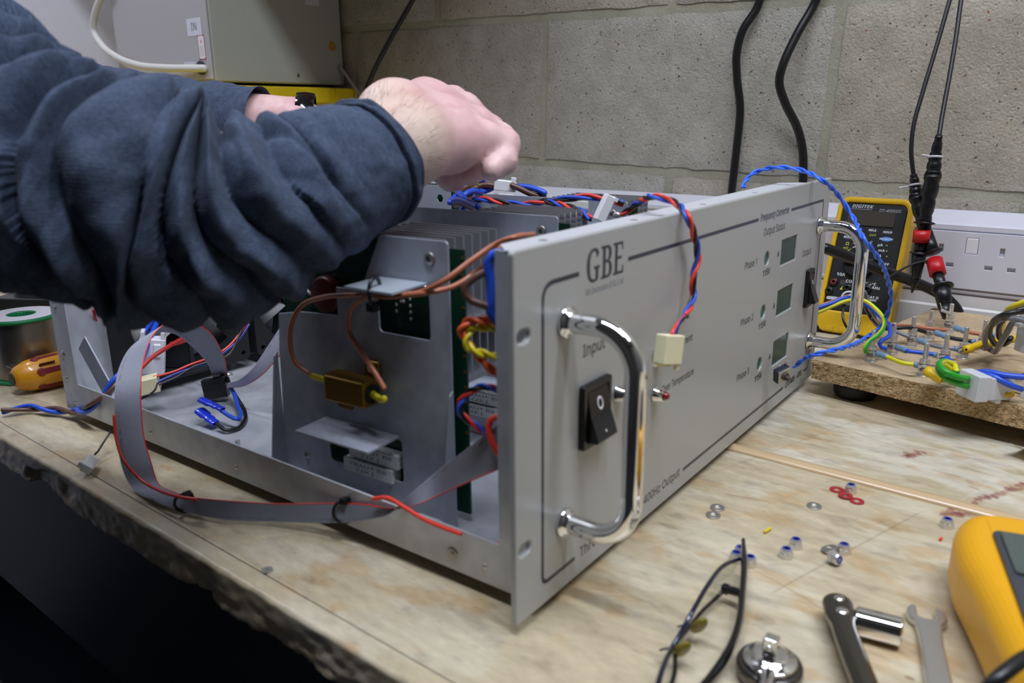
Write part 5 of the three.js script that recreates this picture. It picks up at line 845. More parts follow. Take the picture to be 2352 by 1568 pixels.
{ const b = P.probe2, q = probe('black hook probe with red ring hanging vertically, tip free', b, P.probe2cable);
  q.piece('strain_relief', 0, 1, 0.0034, 0.0062, q.blk, 2); q.piece('collar', 1, 2, 0.0062, 0.0078, q.blk, 2); const h = q.piece('handle', 2, 4, 0.0085, 0.0066, q.blk, 3); q.disc(4, 0.0112, 0.0022); q.piece('red_ring', 5, 6, 0.0084, 0.0084, q.red); q.piece('barrel', 6, 7, 0.0058, 0.0055, q.blk); q.disc(7, 0.0102, 0.0018); q.piece('nose', 7, 8, 0.0076, 0.0045, q.blk); q.piece('tip', 8, 9, 0.0045, 0.0009, q.blk);
  const tieM = M(0xdcdade, 0.4, 0, { transmission: 0.2, thickness: 0 }); obj('tie', merge([along(new THREE.TorusGeometry(0.0066, 0.0012, 8, 24).rotateX(Math.PI / 2), b[1], b[2]), bar(b[1], b[1].clone().add(V(-0.006, 0.002, -0.012)), 0.001, 6)]), tieM, q.t); }
{ const b = P.probe1, q = probe('black hook probe with red ring leaning right, clipped on a board terminal', b, P.probe1cable);
  q.piece('strain_relief', 0, 1, 0.0036, 0.0056, q.blk, 2); q.piece('collar', 1, 2, 0.006, 0.007, q.blk, 2); q.piece('handle', 2, 4, 0.0078, 0.0066, q.blk, 3); q.piece('neck', 4, 5, 0.0068, 0.0072, q.blk); q.disc(5, 0.0105, 0.002); q.piece('red_ring', 6, 7, 0.0082, 0.0082, q.red); q.piece('barrel', 7, 8, 0.0056, 0.0052, q.blk); q.disc(8, 0.0115, 0.003); q.piece('nose', 8, 9, 0.0085, 0.007, q.blk); q.piece('tip', 9, 10, 0.007, 0.0035, q.blk);
  obj('ground_lead', capTube(P.groundLead, 0.0011), M(0x1a1a1c, 0.5), q.t);
  obj('tie', merge([along(new THREE.TorusGeometry(0.0062, 0.0012, 8, 24).rotateX(Math.PI / 2), b[1], b[2]), bar(b[1], b[1].clone().add(V(-0.008, -0.003, -0.014)), 0.001, 6)]), M(0xdcdade, 0.4, 0, { transmission: 0.2, thickness: 0 }), q.t); }

// ---------------------------------------------------------------- yellow meter leaning on the trunking
{
  const Wd = 0.082, Ht = 0.16, face = canvasTex(1024, 2048, (c, w, h) => {
    c.fillStyle = '#17181a'; c.fillRect(0, 0, w, h); const X = (x) => x / 0.07 * w, Y = (y) => h - (y - 0.03) / 0.126 * h;
    const txt = (s, x, y, px, col = '#e4e4e4', font = 'bold') => { c.fillStyle = col; c.font = `${font} ${px}px sans-serif`; c.fillText(s, X(x), Y(y)); };
    c.strokeStyle = '#0b0b0c'; c.lineWidth = 14; c.strokeRect(X(0.003), Y(0.152), X(0.062), Y(0.03) - Y(0.0585));
    txt('DIGITEK', 0.009, 0.1475, 86, '#bfc0c2', 'italic bold'); c.fillStyle = '#bfc0c2'; c.fillRect(X(0.009), Y(0.1462), X(0.023), 6); txt('DT-4000ZC', 0.040, 0.1445, 72, '#b9babc', '');
    const key = (s, x, y, col, tc) => { c.fillStyle = col; c.beginPath(); c.ellipse(X(x), Y(y), 86, 44, 0, 0, 7); c.fill(); c.fillStyle = tc; c.font = 'bold 52px sans-serif'; c.textAlign = 'center'; c.fillText(s, X(x), Y(y) + 18); c.textAlign = 'left'; };
    key('RANGE', 0.012, 0.1235, '#2b2d30', '#e8e8e8'); key('REL\u0394', 0.037, 0.1225, '#2b2d30', '#f2f2f2'); key('HOLD', 0.0535, 0.1215, '#2b2d30', '#f2f2f2'); key('RS232', 0.012, 0.1125, '#3b4350', '#e8e8e8'); key('Hz/DUTY', 0.0535, 0.1135, '#4a86cf', '#e4eefc');
    txt('OFF', 0.0345, 0.1155, 62, '#a9a632'); txt('\u03a9', 0.0105, 0.103, 84, '#c8c53a'); txt('-o))', 0.008, 0.0985, 60, '#c8c53a'); c.strokeStyle = '#c8c53a'; c.lineWidth = 26; c.beginPath(); c.moveTo(X(0.0145), Y(0.096)); c.lineTo(X(0.0185), Y(0.099)); c.stroke();
    c.strokeStyle = '#e8e8e8'; c.beginPath(); c.moveTo(X(0.0195), Y(0.1005)); c.lineTo(X(0.0245), Y(0.1025)); c.stroke(); txt('-)|-', 0.0185, 0.105, 56);
    ['\u03bcA', 'mA', 'A'].forEach((s, i) => { txt(s, 0.0455 + i * 0.0018, 0.105 - i * 0.0062, 66); txt('\u2248', 0.054 + i * 0.0012, 0.105 - i * 0.0062, 66, '#c8c53a'); }); txt('C', 0.037, 0.107, 66);
    txt('OFF', 0.0055, 0.0865, 68); c.fillStyle = '#f2f2f2'; c.fillRect(X(0.0125), Y(0.0885), 26, 80); c.fillRect(X(0.0508), Y(0.0855), 26, 80); txt('OFF', 0.0535, 0.0835, 68);
    txt('10A', 0.0075, 0.0665, 82); txt('COM', 0.019, 0.0595, 78); txt('V\u03a9\u00b0C', 0.041, 0.0595, 72); txt('mAHz', 0.044, 0.0555, 72); txt('CAT.II', 0.046, 0.0445, 62); txt('1000V', 0.047, 0.0415, 50);
    for (const [x, y] of [[0.0135, 0.0605], [0.0135, 0.0588], [0.0135, 0.0571], [0.0175, 0.043], [0.0175, 0.0412]]) txt('MAX FUSED', x, y, 22, '#9c9c9c', '');
    c.fillStyle = '#d2cf2a'; c.beginPath(); c.moveTo(X(0.0142), Y(0.0505)); c.lineTo(X(0.0172), Y(0.0555)); c.lineTo(X(0.0202), Y(0.0505)); c.fill(); c.fillStyle = '#17181a'; c.fillRect(X(0.0169), Y(0.0542), 10, 46);
    c.fillStyle = '#b9bcc6'; c.beginPath(); c.roundRect(X(0.0015), Y(0.0415), 190, 62, 28); c.fill();
  });
  const t = thing('multimeter', 'yellow and black multimeter leaning upright against the trunking', 'multimeter', onBench(0.7185, 0.0035, 0.398), TH);
  t.rotation.order = 'YXZ'; t.rotation.z = -0.335;   // leans back towards the wall
  // local: x depth (face at 0, back positive), y up, z along the bench
  const toFace = (g) => g.rotateY(-Math.PI / 2);
  const yel = M(0xd9ac10, 0.42, 0, { clearcoat: 0.15 });
  const hs = roundRect(0, 0, Wd, Ht, 0.013), cut = rectPath(0.0055, 0.0255, Wd - 0.006, Ht - 0.0065, 0.008); hs.holes.push(cut);
  const hol = obj('holster', merge([toFace(extr(hs, 0.027, 0.0022, 8)).translate(0.027, 0, 0), toFace(extr(roundRect(0.002, 0.002, Wd - 0.002, Ht - 0.002, 0.012), 0.004)).translate(0.027, 0, 0), ...[0.012, 0.028, 0.044, 0.06].map((z) => rbox(0.003, 0.006, 0.009, 0.0012, 0.0002, 0.004, z + 0.006))]), yel, t);
  const fg = roundRect(0.0055, 0.0255, Wd - 0.006, Ht - 0.0065, 0.008), gfc = extr(fg, 0.02, 0.0015, 8);
  planarUV(gfc, 0, 1, 0.07, 0.126, 0.006, 0.03); const body = obj('body', toFace(gfc).translate(0.0225, 0, 0), M(0xffffff, 0.45, 0, { map: face }), t);
  obj('screen', toFace(extr(roundRect(0.0135, 0.127, 0.0645, 0.1445, 0.0015), 0.0012, 0.0003)).translate(0.0025, 0, 0), M(0x4a443c, 0.15, 0, { clearcoat: 1 }), t);
  obj('dial', merge([at(cyl(0.019, 0.0175, 0.006, 0, 0, 0, 40), -0.0005, 0.0845, 0.037, 0, 0, Math.PI / 2), at(rbox(0.0065, 0.0065, 0.033, 0.002), -0.005, 0.0845, 0.037, -0.05)]), M(0x141517, 0.4), t);
  for (const [z, y, col] of [[0.0125, 0.0585, 0xa3141c], [0.009, 0.0475, 0x101113], [0.0285, 0.0535, 0x101113], [0.0505, 0.0545, 0x101113]]) { const j = obj('jack', at(lathe([[0.0018, 0.0005], [0.0018, 0.002], [0.0034, 0.0022], [0.0048, 0.0014], [0.0048, 0]], 22), 0.0022, y, z, 0, 0, Math.PI / 2), M(0x0c0c0d, 0.4), t); obj('jack_ring', at(new THREE.TorusGeometry(0.0024, 0.0007, 8, 20), 0.0002, y, z, 0, Math.PI / 2), M(col, 0.4), j); }
}

// ---------------------------------------------------------------- chipboard test board with studs
const chipTop = canvasTex(1024, 1024, (c, w, h) => {
  const im = c.createImageData(w, h); for (let y = 0; y < h; y++) for (let x = 0; x < w; x++) { const f = fbm(x / 90, y / 90, 4) - 0.5, g = vn(x / 3, y / 2) - 0.5, q = fbm(x / 14 + 9, y / 8, 3) - 0.5, i = (y * w + x) * 4, k = f * 30 + g * 16 + q * 22; im.data[i] = 178 + k; im.data[i + 1] = 155 + k; im.data[i + 2] = 122 + k * 0.9; im.data[i + 3] = 255; } c.putImageData(im, 0, 0);
  // pencil and pen marks; 1024 px = 0.36 m, origin at the near left corner, x along the front edge, y towards the wall
  const S = 1024 / 0.36, L = (x0, y0, x1, y1, wd = 2, col = 'rgba(70,62,55,0.8)') => { c.strokeStyle = col; c.lineWidth = wd; c.beginPath(); c.moveTo(x0 * S, h - y0 * S); c.lineTo(x1 * S, h - y1 * S); c.stroke(); };
  for (let i = 0; i < 5; i++) L(0.03, 0.048 + i * 0.0392, 0.34, 0.05 + i * 0.0392, 1.6);
  L(0.135, 0.036, 0.143, 0.052, 5, 'rgba(40,36,34,0.9)'); L(0.15, 0.075, 0.156, 0.088, 3); L(0.19, 0.165, 0.2, 0.18, 4);
  c.fillStyle = 'rgba(70,66,72,0.9)'; c.save(); c.font = '54px sans-serif'; for (const [s, x, y] of [['B', 0.17, 0.115], ['C', 0.155, 0.079]]) { c.save(); c.translate(x * S, h - y * S); c.rotate(-1.35); c.fillText(s, 0, 0); c.restore(); } c.restore();
});
const chipEdge = canvasTex(1024, 128, (c, w, h) => {
  c.fillStyle = '#c4a577'; c.fillRect(0, 0, w, h);
  for (let i = 0; i < 6500; i++) { const pal = ['#d8bd8d', '#c7a673', '#a17a4a', '#8a6238', '#6b4a2a', '#e3cda2', '#c9a06c', '#4d3621', '#a89478', '#dcc498', '#d2b684']; c.strokeStyle = pal[Math.floor(rnd() * pal.length)]; c.lineWidth = rr(0.8, 3.4); const x = rnd() * w, y = rnd() * h, L = rr(3, 16), a = rr(-0.45, 0.45); c.beginPath(); c.moveTo(x, y); c.lineTo(x + Math.cos(a) * L, y + Math.sin(a) * L); c.stroke(); }
});
const chipBump = dataTex(1024, 128, (u, v, x, y) => { const k = 128 + (fbm(x / 6, y / 3, 3) - 0.5) * 300; return [k, k, k]; }, false);
const BO = V(0.441, 0.016, 0.0095), BTURN = 0.19;   // near left corner; local x along the front edge, z towards the wall
const board = thing('chipboard_panel', 'rough chipboard panel on black rubber feet carrying rows of threaded studs', 'board', BO);
board.rotation.y = -Math.atan2(0.982, -0.189);   // local x runs along the front edge
const bT = new THREE.Matrix4();
{
  const Lx = 0.36, Lz = 0.285, pts = []; const r = 0.004;
  const g = new THREE.BoxGeometry(Lx, 0.018, Lz, 180, 6, 60), p = g.attributes.position, nrm = g.attributes.normal;
  for (let i = 0; i < p.count; i++) { const x = p.getX(i), y = p.getY(i), z = p.getZ(i); const f = Math.abs(z) > Lz / 2 - 1e-5, e = Math.abs(x) > Lx / 2 - 1e-5; if (f) p.setZ(i, z + Math.sign(z) * (fbm(x * 260, y * 500, 3) - 0.55) * 0.0032); if (e) p.setX(i, x + Math.sign(x) * (fbm(z * 260, y * 500 + 9, 3) - 0.55) * 0.003); }
  g.computeVertexNormals(); g.translate(Lx / 2, 0.009, -Lz / 2);
  // box is in local space with the wall direction at -z
  const faces = g.toNonIndexed(), P0 = faces.attributes.position, top = [], side = [];
  const n0 = faces.attributes.normal, uvT = [], uvS = [];
  for (let i = 0; i < P0.count; i += 3) { const ny = (n0.getY(i) + n0.getY(i + 1) + n0.getY(i + 2)) / 3, isT = Math.abs(ny) > 0.75; for (let k = 0; k < 3; k++) { const x = P0.getX(i + k), y = P0.getY(i + k), z = P0.getZ(i + k); (isT ? top : side).push(x, y, z); if (isT) uvT.push(x / 0.36, -z / 0.36); else uvS.push((x + z) / 0.15, y / 0.018); } }
  const mk = (a, uv) => { const q = new THREE.BufferGeometry(); q.setAttribute('position', new THREE.Float32BufferAttribute(a, 3)); q.setAttribute('uv', new THREE.Float32BufferAttribute(uv, 2)); q.computeVertexNormals(); return q; };
  obj('board_face', mk(top, uvT), M(0xffffff, 0.85, 0, { map: chipTop }), board);
  obj('board_edge', mk(side, uvS), M(0xffffff, 0.95, 0, { map: chipEdge, bumpMap: chipBump, bumpScale: 0.0015 }), board);
  for (const [x, z] of [[0.03, -0.028], [0.32, -0.03], [0.03, -0.25], [0.32, -0.25]]) { const f = obj('rubber_foot', lathe([[0, -0.016], [0.0165, -0.016], [0.0185, -0.013], [0.0192, -0.005], [0.0185, -0.001], [0, 0]], 36), matRubber, board); f.position.set(x, 0, z); }
}
{ // studs: threaded rod, base nut, top nut, washers
  const hex = (r, h) => { const g = new THREE.CylinderGeometry(r, r, h, 6); return g; };
  const rodG = (() => { const pts = []; const n = 60; for (let i = 0; i <= n; i++) pts.push([i & 1 ? 0.00215 : 0.0018, 0.0285 * i / n]); pts.push([0, 0.0285]); return lathe(pts, 14); })();
  const wash = (r) => lathe([[0.0021, 0], [r, 0], [r, 0.0008], [0.0021, 0.0008], [0.0021, 0]], 24);
  const tooth = (() => { const g = []; for (let i = 0; i < 12; i++) g.push(at(box(0.0016, 0.0007, 0.0012), 0, 0, 0.0042, 0.5, i / 12 * Math.PI * 2)); return merge([wash(0.0042), ...g]); })();
  const names = ['green and yellow', 'blue', 'grey', 'black', 'brown'];
  const make = (pos, label, extra, rot) => {
    const t = thing('threaded_stud', label, 'stud', [pos.x, 0.034, pos.z], rot, 'terminal studs on the chipboard');
    obj('rod', rodG, matSteel, t); obj('washer', wash(0.0056), matSteel, t); obj('nut', hex(0.0042, 0.0034).translate(0, 0.0027, 0), matSteel, t);
    for (const y of [0.0052, 0.0072, 0.009]) obj('lock_washer', tooth.clone().rotateY(y * 300).translate(0, y, 0), matSteelDark, t);
    obj('nut', hex(0.0042, 0.0034).rotateY(0.4).translate(0, 0.0122, 0), matSteel, t);
    if (extra) obj('nut', hex(0.0042, 0.0034).rotateY(0.2).translate(0, 0.0158, 0), matSteel, t);
    return t;
  };
  P.studsA.forEach((q, i) => make(q, `threaded stud at the left end of the ${names[i]} jumper wire`, i > 0 && i < 5, 0.3 * i));
  P.studsB.forEach((q, i) => make(q, `threaded stud at the right end of the ${names[i]} jumper wire`, false, 0.5 * i));
  const sleeveBlue = M(0x7f9fc0, 0.3, 0, { transmission: 0.25, thickness: 0 }), jm = [matGY, W.blue, W.grey, W.black, W.tan];
  const ringT = (a, b, parent) => { const g = extr((() => { const s = new THREE.Shape(); s.absarc(0, 0, 0.0044, 0, Math.PI * 2); s.holes.push(circPath(0, 0, 0.0022)); return s; })(), 0.0008).rotateX(-Math.PI / 2); const m = obj('ring_terminal', merge([g, bar(V(0.003, 0.0004, 0), V(a.distanceTo(b), 0.001, 0), 0.0011, 8)]), matSteel, parent); m.position.copy(a); m.rotation.y = Math.atan2(-(b.z - a.z), b.x - a.x); };
  const crimpS = (a, b, mat, parent, r = 0.0029) => obj('crimp_sleeve', along(lathe([[0.001, 0], [r, 0], [r * 1.02, a.distanceTo(b) * 0.3], [r * 0.8, a.distanceTo(b) * 0.45], [r * 0.95, a.distanceTo(b) * 0.6], [r * 0.92, a.distanceTo(b)], [0.001, a.distanceTo(b)]], 18), a, b), mat, parent);
  for (let i = 0; i < 5; i++) {
    const p = P['jumper' + i], t = thing('jumper_wire', `${names[i]} jumper wire joining two studs on the chipboard`, 'wire');
    const A = P.studsA[i].clone().setY(0.0422), B = P.studsB[i].clone().setY(0.0422);
    obj('wire', capTube([p[0].clone().lerp(p[1], 0.6), p[1], p[2], p[3].clone().lerp(p[2], 0.2)], 0.0019), jm[i], t);
    crimpS(p[0], p[1].clone().lerp(p[0], 0.1), sleeveBlue, t); ringT(A, p[0], t); crimpS(p[3], p[3].clone().lerp(p[2], 0.25), sleeveBlue, t, 0.0027); ringT(B, p[3], t);
  }
  // harness from the rack unit to the studs
  const H = [['hBlue', 'blue', W.blue], ['hGY', 'green and yellow', matGY], ['hGrey', 'grey', W.grey], ['hBlack', 'black', W.black], ['hBrown', 'brown', W.tan]];
  for (const [k, n, m] of H) wire('harness_wire', `${n} wire running from behind the front panel to its stud`, P[k], 0.0019, m, 'wire');
  wire('harness_wire', 'thin black wire looping down before the leaning meter', P.hLoop, 0.0012, W.black);
  const tie = obj('cable_tie', at(new THREE.TorusGeometry(0.0062, 0.001, 8, 24), 0, 0, 0, 0, 1.9), M(0xdad8dc, 0.35)); tie.position.copy(P.hTie[0]); tag(tie, 'white cable tie round the wires behind the right handle', 'cable tie');
  // lower row leads with heavy crimps
  const yel = M(0xe0b80c, 0.4), bl = M(0x1f50cc, 0.35);
  const lead = (label, crimp, cm, wires, r = 0.0036) => { const t = thing('terminal_lead', label, 'wire'); crimpS(crimp[0], crimp[crimp.length - 1], cm, t, r); for (const [k, m, rad] of wires) obj('wire', capTube(P[k], rad), m, t); return t; };
  lead('yellow crimped lead with green and yellow wires looping into the nylon plug', P.yellowCrimp, yel, [['gyLoopA', matGY, 0.0025], ['gyLoopB', matGY, 0.0025]], 0.0042);
  { const t = thing('terminal_lead', 'blue crimped lead running under the nylon plug', 'wire'); crimpS(P.blueCrimp[0], P.blueCrimp[2], bl, t, 0.0034); obj('wire', capTube(P.blueCrimp.slice(2), 0.0023), W.blue, t); obj('wire', capTube(P.blueOutA, 0.0023), W.blue, t); }
  lead('yellow crimped lead with looping grey wires', P.greyCrimp, yel, [['greyOut', W.grey, 0.0024], ['greyOut2', W.grey, 0.0024]], 0.0036);
  lead('yellow crimped lead ending in a brown wire', P.brownCrimp, yel, [['brownOut', W.tan, 0.0026]], 0.0036);
  wire('loose_wire', 'outer black wire loop above the right end of the board', P.blackOut, 0.0023, W.black);
  wire('loose_wire', 'inner black wire loop above the right end of the board', P.blackOut2, 0.0023, W.black);
  wire('loose_wire', 'yellow wire arching over the right end of the board', P.yellowOut, 0.0026, W.yellow);
  wire('loose_wire', 'blue wire crossing over the nylon plug to the right', P.blueOutB, 0.0023, W.blue);
  { const t = thing('nylon_plug', 'milky nylon plug lying on the near corner of the board', 'connector', P.nylonConn[0].clone().lerp(P.nylonConn[1], 0.5).setY(0.045)); t.rotation.set(0.02, -0.75, -0.04);
    const ny = M(0xe6e8ec, 0.3, 0, { transmission: 0.3, thickness: 0 });
    obj('body', merge([rbox(0.0255, 0.018, 0.019, 0.0012, 0.004, 0, 0), rbox(0.011, 0.0205, 0.0215, 0.001, -0.0105, 0.0005, 0), box(0.004, 0.004, 0.006, 0.006, -0.0095, 0.006)]), ny, t); obj('latch', rbox(0.0008, 0.007, 0.0025, 0.0003, -0.0155, 0.001, 0.006), M(0xf4f4f6, 0.3), t); }
  lead('short yellow crimp with a green and yellow wire at the right edge', P.farCrimp.slice(0, 2), yel, [['gyFar', matGY, 0.0023]], 0.0034);
  { const t = thing('nylon_plug', 'white nylon plug lying at the right edge of the board', 'connector', P.farCrimp[2].clone().add(V(0.006, 0.001, 0.012)), -0.7); obj('body', rbox(0.02, 0.015, 0.016, 0.001), matNylon, t); obj('latch', rbox(0.004, 0.004, 0.006, 0.0006, 0, 0.009, 0), matNylon, t); }
  { const t = thing('nylon_plug', 'white nylon plug raised behind the grey wire loops', 'connector', P.greyOut[6].clone().add(V(0.004, -0.012, 0.0)), -0.8); obj('body', rbox(0.016, 0.034, 0.014, 0.001), matNylon, t); obj('latch', rbox(0.007, 0.003, 0.005, 0.0006, -0.011, 0.006, 0), matNylon, t); }
  // loose probe contact on the farthest stud
  tag(obj('contact_pin', merge([bar(P.studsA[4].clone().setY(0.052), P.studsA[4].clone().add(V(-0.016, 0.024, -0.006)), 0.0016, 10), bar(P.studsA[4].clone().add(V(-0.016, 0.024, -0.006)), P.studsA[4].clone().add(V(-0.021, 0.032, -0.008)), 0.0005, 6)]), matSteel), 'thin silver contact pin sticking up from the farthest left stud', 'contact pin');
}

// ---------------------------------------------------------------- far left: cabinet, yellow case, spool, screwdriver
{
  const t = thing('equipment_cabinet', 'grey metal equipment cabinet with IN label standing on the yellow case', 'cabinet', A0, TH);
  const grey = M(0xa9aba0, 0.5), side = M(0xb6b2b2, 0.5);
  obj('case', rbox(0.27, 0.36, 0.32, 0.003, 0.695, 0.488, -0.71), grey, t);
  obj('side_panel', rbox(0.002, 0.352, 0.312, 0.0008, 0.5585, 0.488, -0.71), side, t);
  const face = (w, h, x, y, z, mat, part) => obj(part, box(0.0006, h, w, x, y, z), mat, t);
  const inTex = canvasTex(256, 160, (c, w, h) => { c.fillStyle = '#dcdce6'; c.fillRect(0, 0, w, h); c.fillStyle = '#23262e'; c.font = '100px sans-serif'; c.fillText('IN', 70, 112); });
  const lab = (tex, w, h, s, y) => { const g = new THREE.PlaneGeometry(w, h).rotateY(-Math.PI / 2); return obj('label', g.translate(0.5571, y, s), M(0xffffff, 0.6, 0, { map: tex }), t); };
  lab(inTex, 0.044, 0.027, -0.594, 0.395);
  const warnTex = canvasTex(128, 256, (c, w, h) => { c.fillStyle = '#c2413a'; c.beginPath(); c.roundRect(0, 0, w, h, 24); c.fill(); c.fillStyle = '#ece9ec'; c.beginPath(); c.roundRect(8, 8, w - 16, h - 16, 18); c.fill(); c.fillStyle = '#d02a22'; c.beginPath(); c.moveTo(70, 40); c.lineTo(48, 74); c.lineTo(62, 72); c.lineTo(54, 100); c.lineTo(82, 62); c.lineTo(66, 64); c.fill(); c.fillStyle = '#b9a9ac'; for (let i = 0; i < 8; i++) c.fillRect(24, 116 + i * 14, 80, 5); });
  lab(warnTex, 0.02, 0.038, -0.578, 0.3625);
  lab(canvasTex(64, 32, (c) => { c.fillStyle = '#d5d2d8'; c.fillRect(0, 0, 64, 32); }), 0.034, 0.015, -0.62, 0.3345);
  obj('cable_gland', at(lathe([[0, 0], [0.0105, 0], [0.0112, 0.002], [0.0112, 0.004], [0.006, 0.0055], [0, 0.0055]], 28), 0.5575, 0.3305, -0.5835, 0, 0, Math.PI / 2), M(0x1c1e22, 0.5), t);
  obj('sticker', at(new THREE.CylinderGeometry(0.0085, 0.0085, 0.0006, 24), 0.8061, 0.376, -0.5495, Math.PI / 2), M(0xb98436, 0.6), t);
  obj('screw', at(lathe([[0, 0.0015], [0.002, 0.0014], [0.0036, 0]].reverse(), 16), 0.7246, 0.3228, -0.55, Math.PI / 2), M(0x6e6a58, 0.4, 0.6), t);
  obj('label', box(0.03, 0.02, 0.0006, 0.7675, 0.4535, -0.5497), M(0xc9c8d2, 0.6), t);
  for (const [a, s] of [[0.58, -0.57], [0.81, -0.57], [0.58, -0.85], [0.81, -0.85]]) obj('foot', cyl(0.009, 0.008, 0.006, a, 0.305, s, 16), matRubber, t);
  const wc = obj('cable', capTube(P.whiteCable.map((q) => q.clone()), 0.0062), M(0xdcdad2, 0.45)); tag(wc, 'thick white cable curving out of the grey cabinet', 'cable');
  const y = thing('storage_case', 'yellow plastic case with ribbed rim under the grey cabinet', 'case', A0, TH), ym = M(0xd6b810, 0.45);
  obj('body', rbox(0.3, 0.27, 0.4, 0.008, 0.675, 0.1355, -0.73), ym, y);
  const rim = []; for (let i = 0; i < 5; i++) rim.push(rbox(0.05, 0.026, 0.006, 0.0015, 0.545 + i * 0.066, 0.288, -0.522)); for (let i = 0; i < 6; i++) rim.push(rbox(0.006, 0.026, 0.05, 0.0015, 0.518, 0.288, -0.56 - i * 0.066));
  obj('lid', merge([rbox(0.315, 0.031, 0.415, 0.005, 0.675, 0.2865, -0.73), ...rim]), ym, y);
  wire('cable', 'pale grey cable behind the cabinet dropping to the bench', [[0.83, 0.34, -0.545], [0.835, 0.31, -0.52], [0.838, 0.26, -0.47], [0.838, 0.2, -0.42], [0.836, 0.145, -0.4]].map(([a, b, c]) => onBench(a - 0.012, b, c)), 0.003, M(0xa7a49c, 0.5), 'cable');
}
{
  const t = thing('solder_spool', 'spool of silver solder wire with green flanges on the bench', 'spool', [0.053, 0, -0.648]);
  const gr = M(0x1b7a4a, 0.4), R = 0.0335, H = 0.064;
  const flange = (y) => lathe([[0.0125, y], [R, y], [R + 0.0008, y + 0.001], [R + 0.0008, y + 0.0028], [R, y + 0.0036], [0.0125, y + 0.0036], [0.0125, y]], 56);
  obj('flange', flange(H - 0.0036), gr, t); obj('flange', flange(0), gr, t); obj('core', lathe([[0.0125, 0.001], [0.0125, H - 0.001], [0.0135, H - 0.001], [0.0135, 0.001]], 32), gr, t);
  const w = [[0.0135, 0.0038]]; const n = 150; for (let i = 0; i <= n; i++) w.push([R - 0.0028 + (i & 1 ? 0.00022 : 0), 0.0038 + (H - 0.0078) * i / n]); w.push([0.0135, H - 0.004]);
  obj('solder_winding', lathe(w, 72), M(0x9b968e, 0.3, 0.95), t);
  obj('paper_label', lathe([[0.0132, H + 0.0002], [R - 0.001, H + 0.0002], [R - 0.001, H + 0.0005], [0.0132, H + 0.0005]], 48), M(0xc4c0c6, 0.7), t);
  obj('loose_end', capTube([V(-0.028, 0.02, 0.018), V(-0.02, 0.014, 0.03), V(0, 0.01, 0.036), V(0.015, 0.012, 0.032), V(0.026, 0.016, 0.02)], 0.0007), M(0xa8a39b, 0.3, 0.95), t);
}
{
  const t = thing('screwdriver', 'yellow screwdriver handle with dark red grips lying behind the case', 'screwdriver', [0.0145, 0.0165, -0.5935], -0.02);
  const prof = [[0, 0], [0.007, 0.0005], [0.0108, 0.004], [0.0145, 0.013], [0.0162, 0.026], [0.0165, 0.045], [0.0158, 0.06], [0.0125, 0.072], [0.0105, 0.085], [0.0115, 0.095], [0.009, 0.1], [0, 0.1]];
  obj('handle', lathe(prof, 40).rotateZ(-Math.PI / 2), M(0xd8930e, 0.4, 0, { clearcoat: 0.3 }), t);
  for (let i = 0; i < 6; i++) { const a = i / 6 * Math.PI * 2 + 0.2, g = []; const L = new THREE.Shape(); L.absarc(0.0205, 0, 0.0038, Math.PI * 0.25, Math.PI * 1.75); L.lineTo(0.058, -0.0024); L.lineTo(0.058, 0.0024); const s = extr(L, 0.0016, 0.0003, 10), p = s.attributes.position; for (let k = 0; k < p.count; k++) { const x = p.getX(k), y = p.getY(k), z = p.getZ(k); let r = 0.0165; for (let q = 0; q < prof.length - 1; q++) if (x >= prof[q][1] && x <= prof[q + 1][1]) r = prof[q][0] + (prof[q + 1][0] - prof[q][0]) * (x - prof[q][1]) / (prof[q + 1][1] - prof[q][1]); const an = a + y / r; p.setXYZ(k, x, Math.cos(an) * (r - 0.0009 + z), Math.sin(an) * (r - 0.0009 + z)); } s.computeVertexNormals(); obj('grip_inlay', s, M(0x7a1a1c, 0.5), t); }
  obj('hang_hole', at(rbox(0.014, 0.0012, 0.0062, 0.0005, 0, 0, 0), 0.027, 0.0106, 0.0122, -0.86 + Math.PI * 0), M(0x5c2c12, 0.6), t).rotation.set(0, 0, 0);
  obj('end_cap', at(cyl(0.0062, 0.0058, 0.0008, 0, 0, 0, 24), -0.0002, 0, 0, 0, 0, Math.PI / 2), M(0x2a2418, 0.5), t);
  obj('shaft', at(cyl(0.003, 0.003, 0.1, 0, 0, 0, 14), 0.15, 0, 0, 0, 0, Math.PI / 2), matSteel, t);
}
{ const t = thing('black_box', 'low black box with a raised lid behind the solder spool', 'box', [0.185, 0, -0.86], 0.5); obj('base', rbox(0.13, 0.042, 0.09, 0.003, 0, 0.0212, 0), M(0x1a1b1e, 0.4), t); obj('lid', rbox(0.09, 0.05, 0.07, 0.004, 0.01, 0.0675, -0.005), M(0x141518, 0.35), t); }
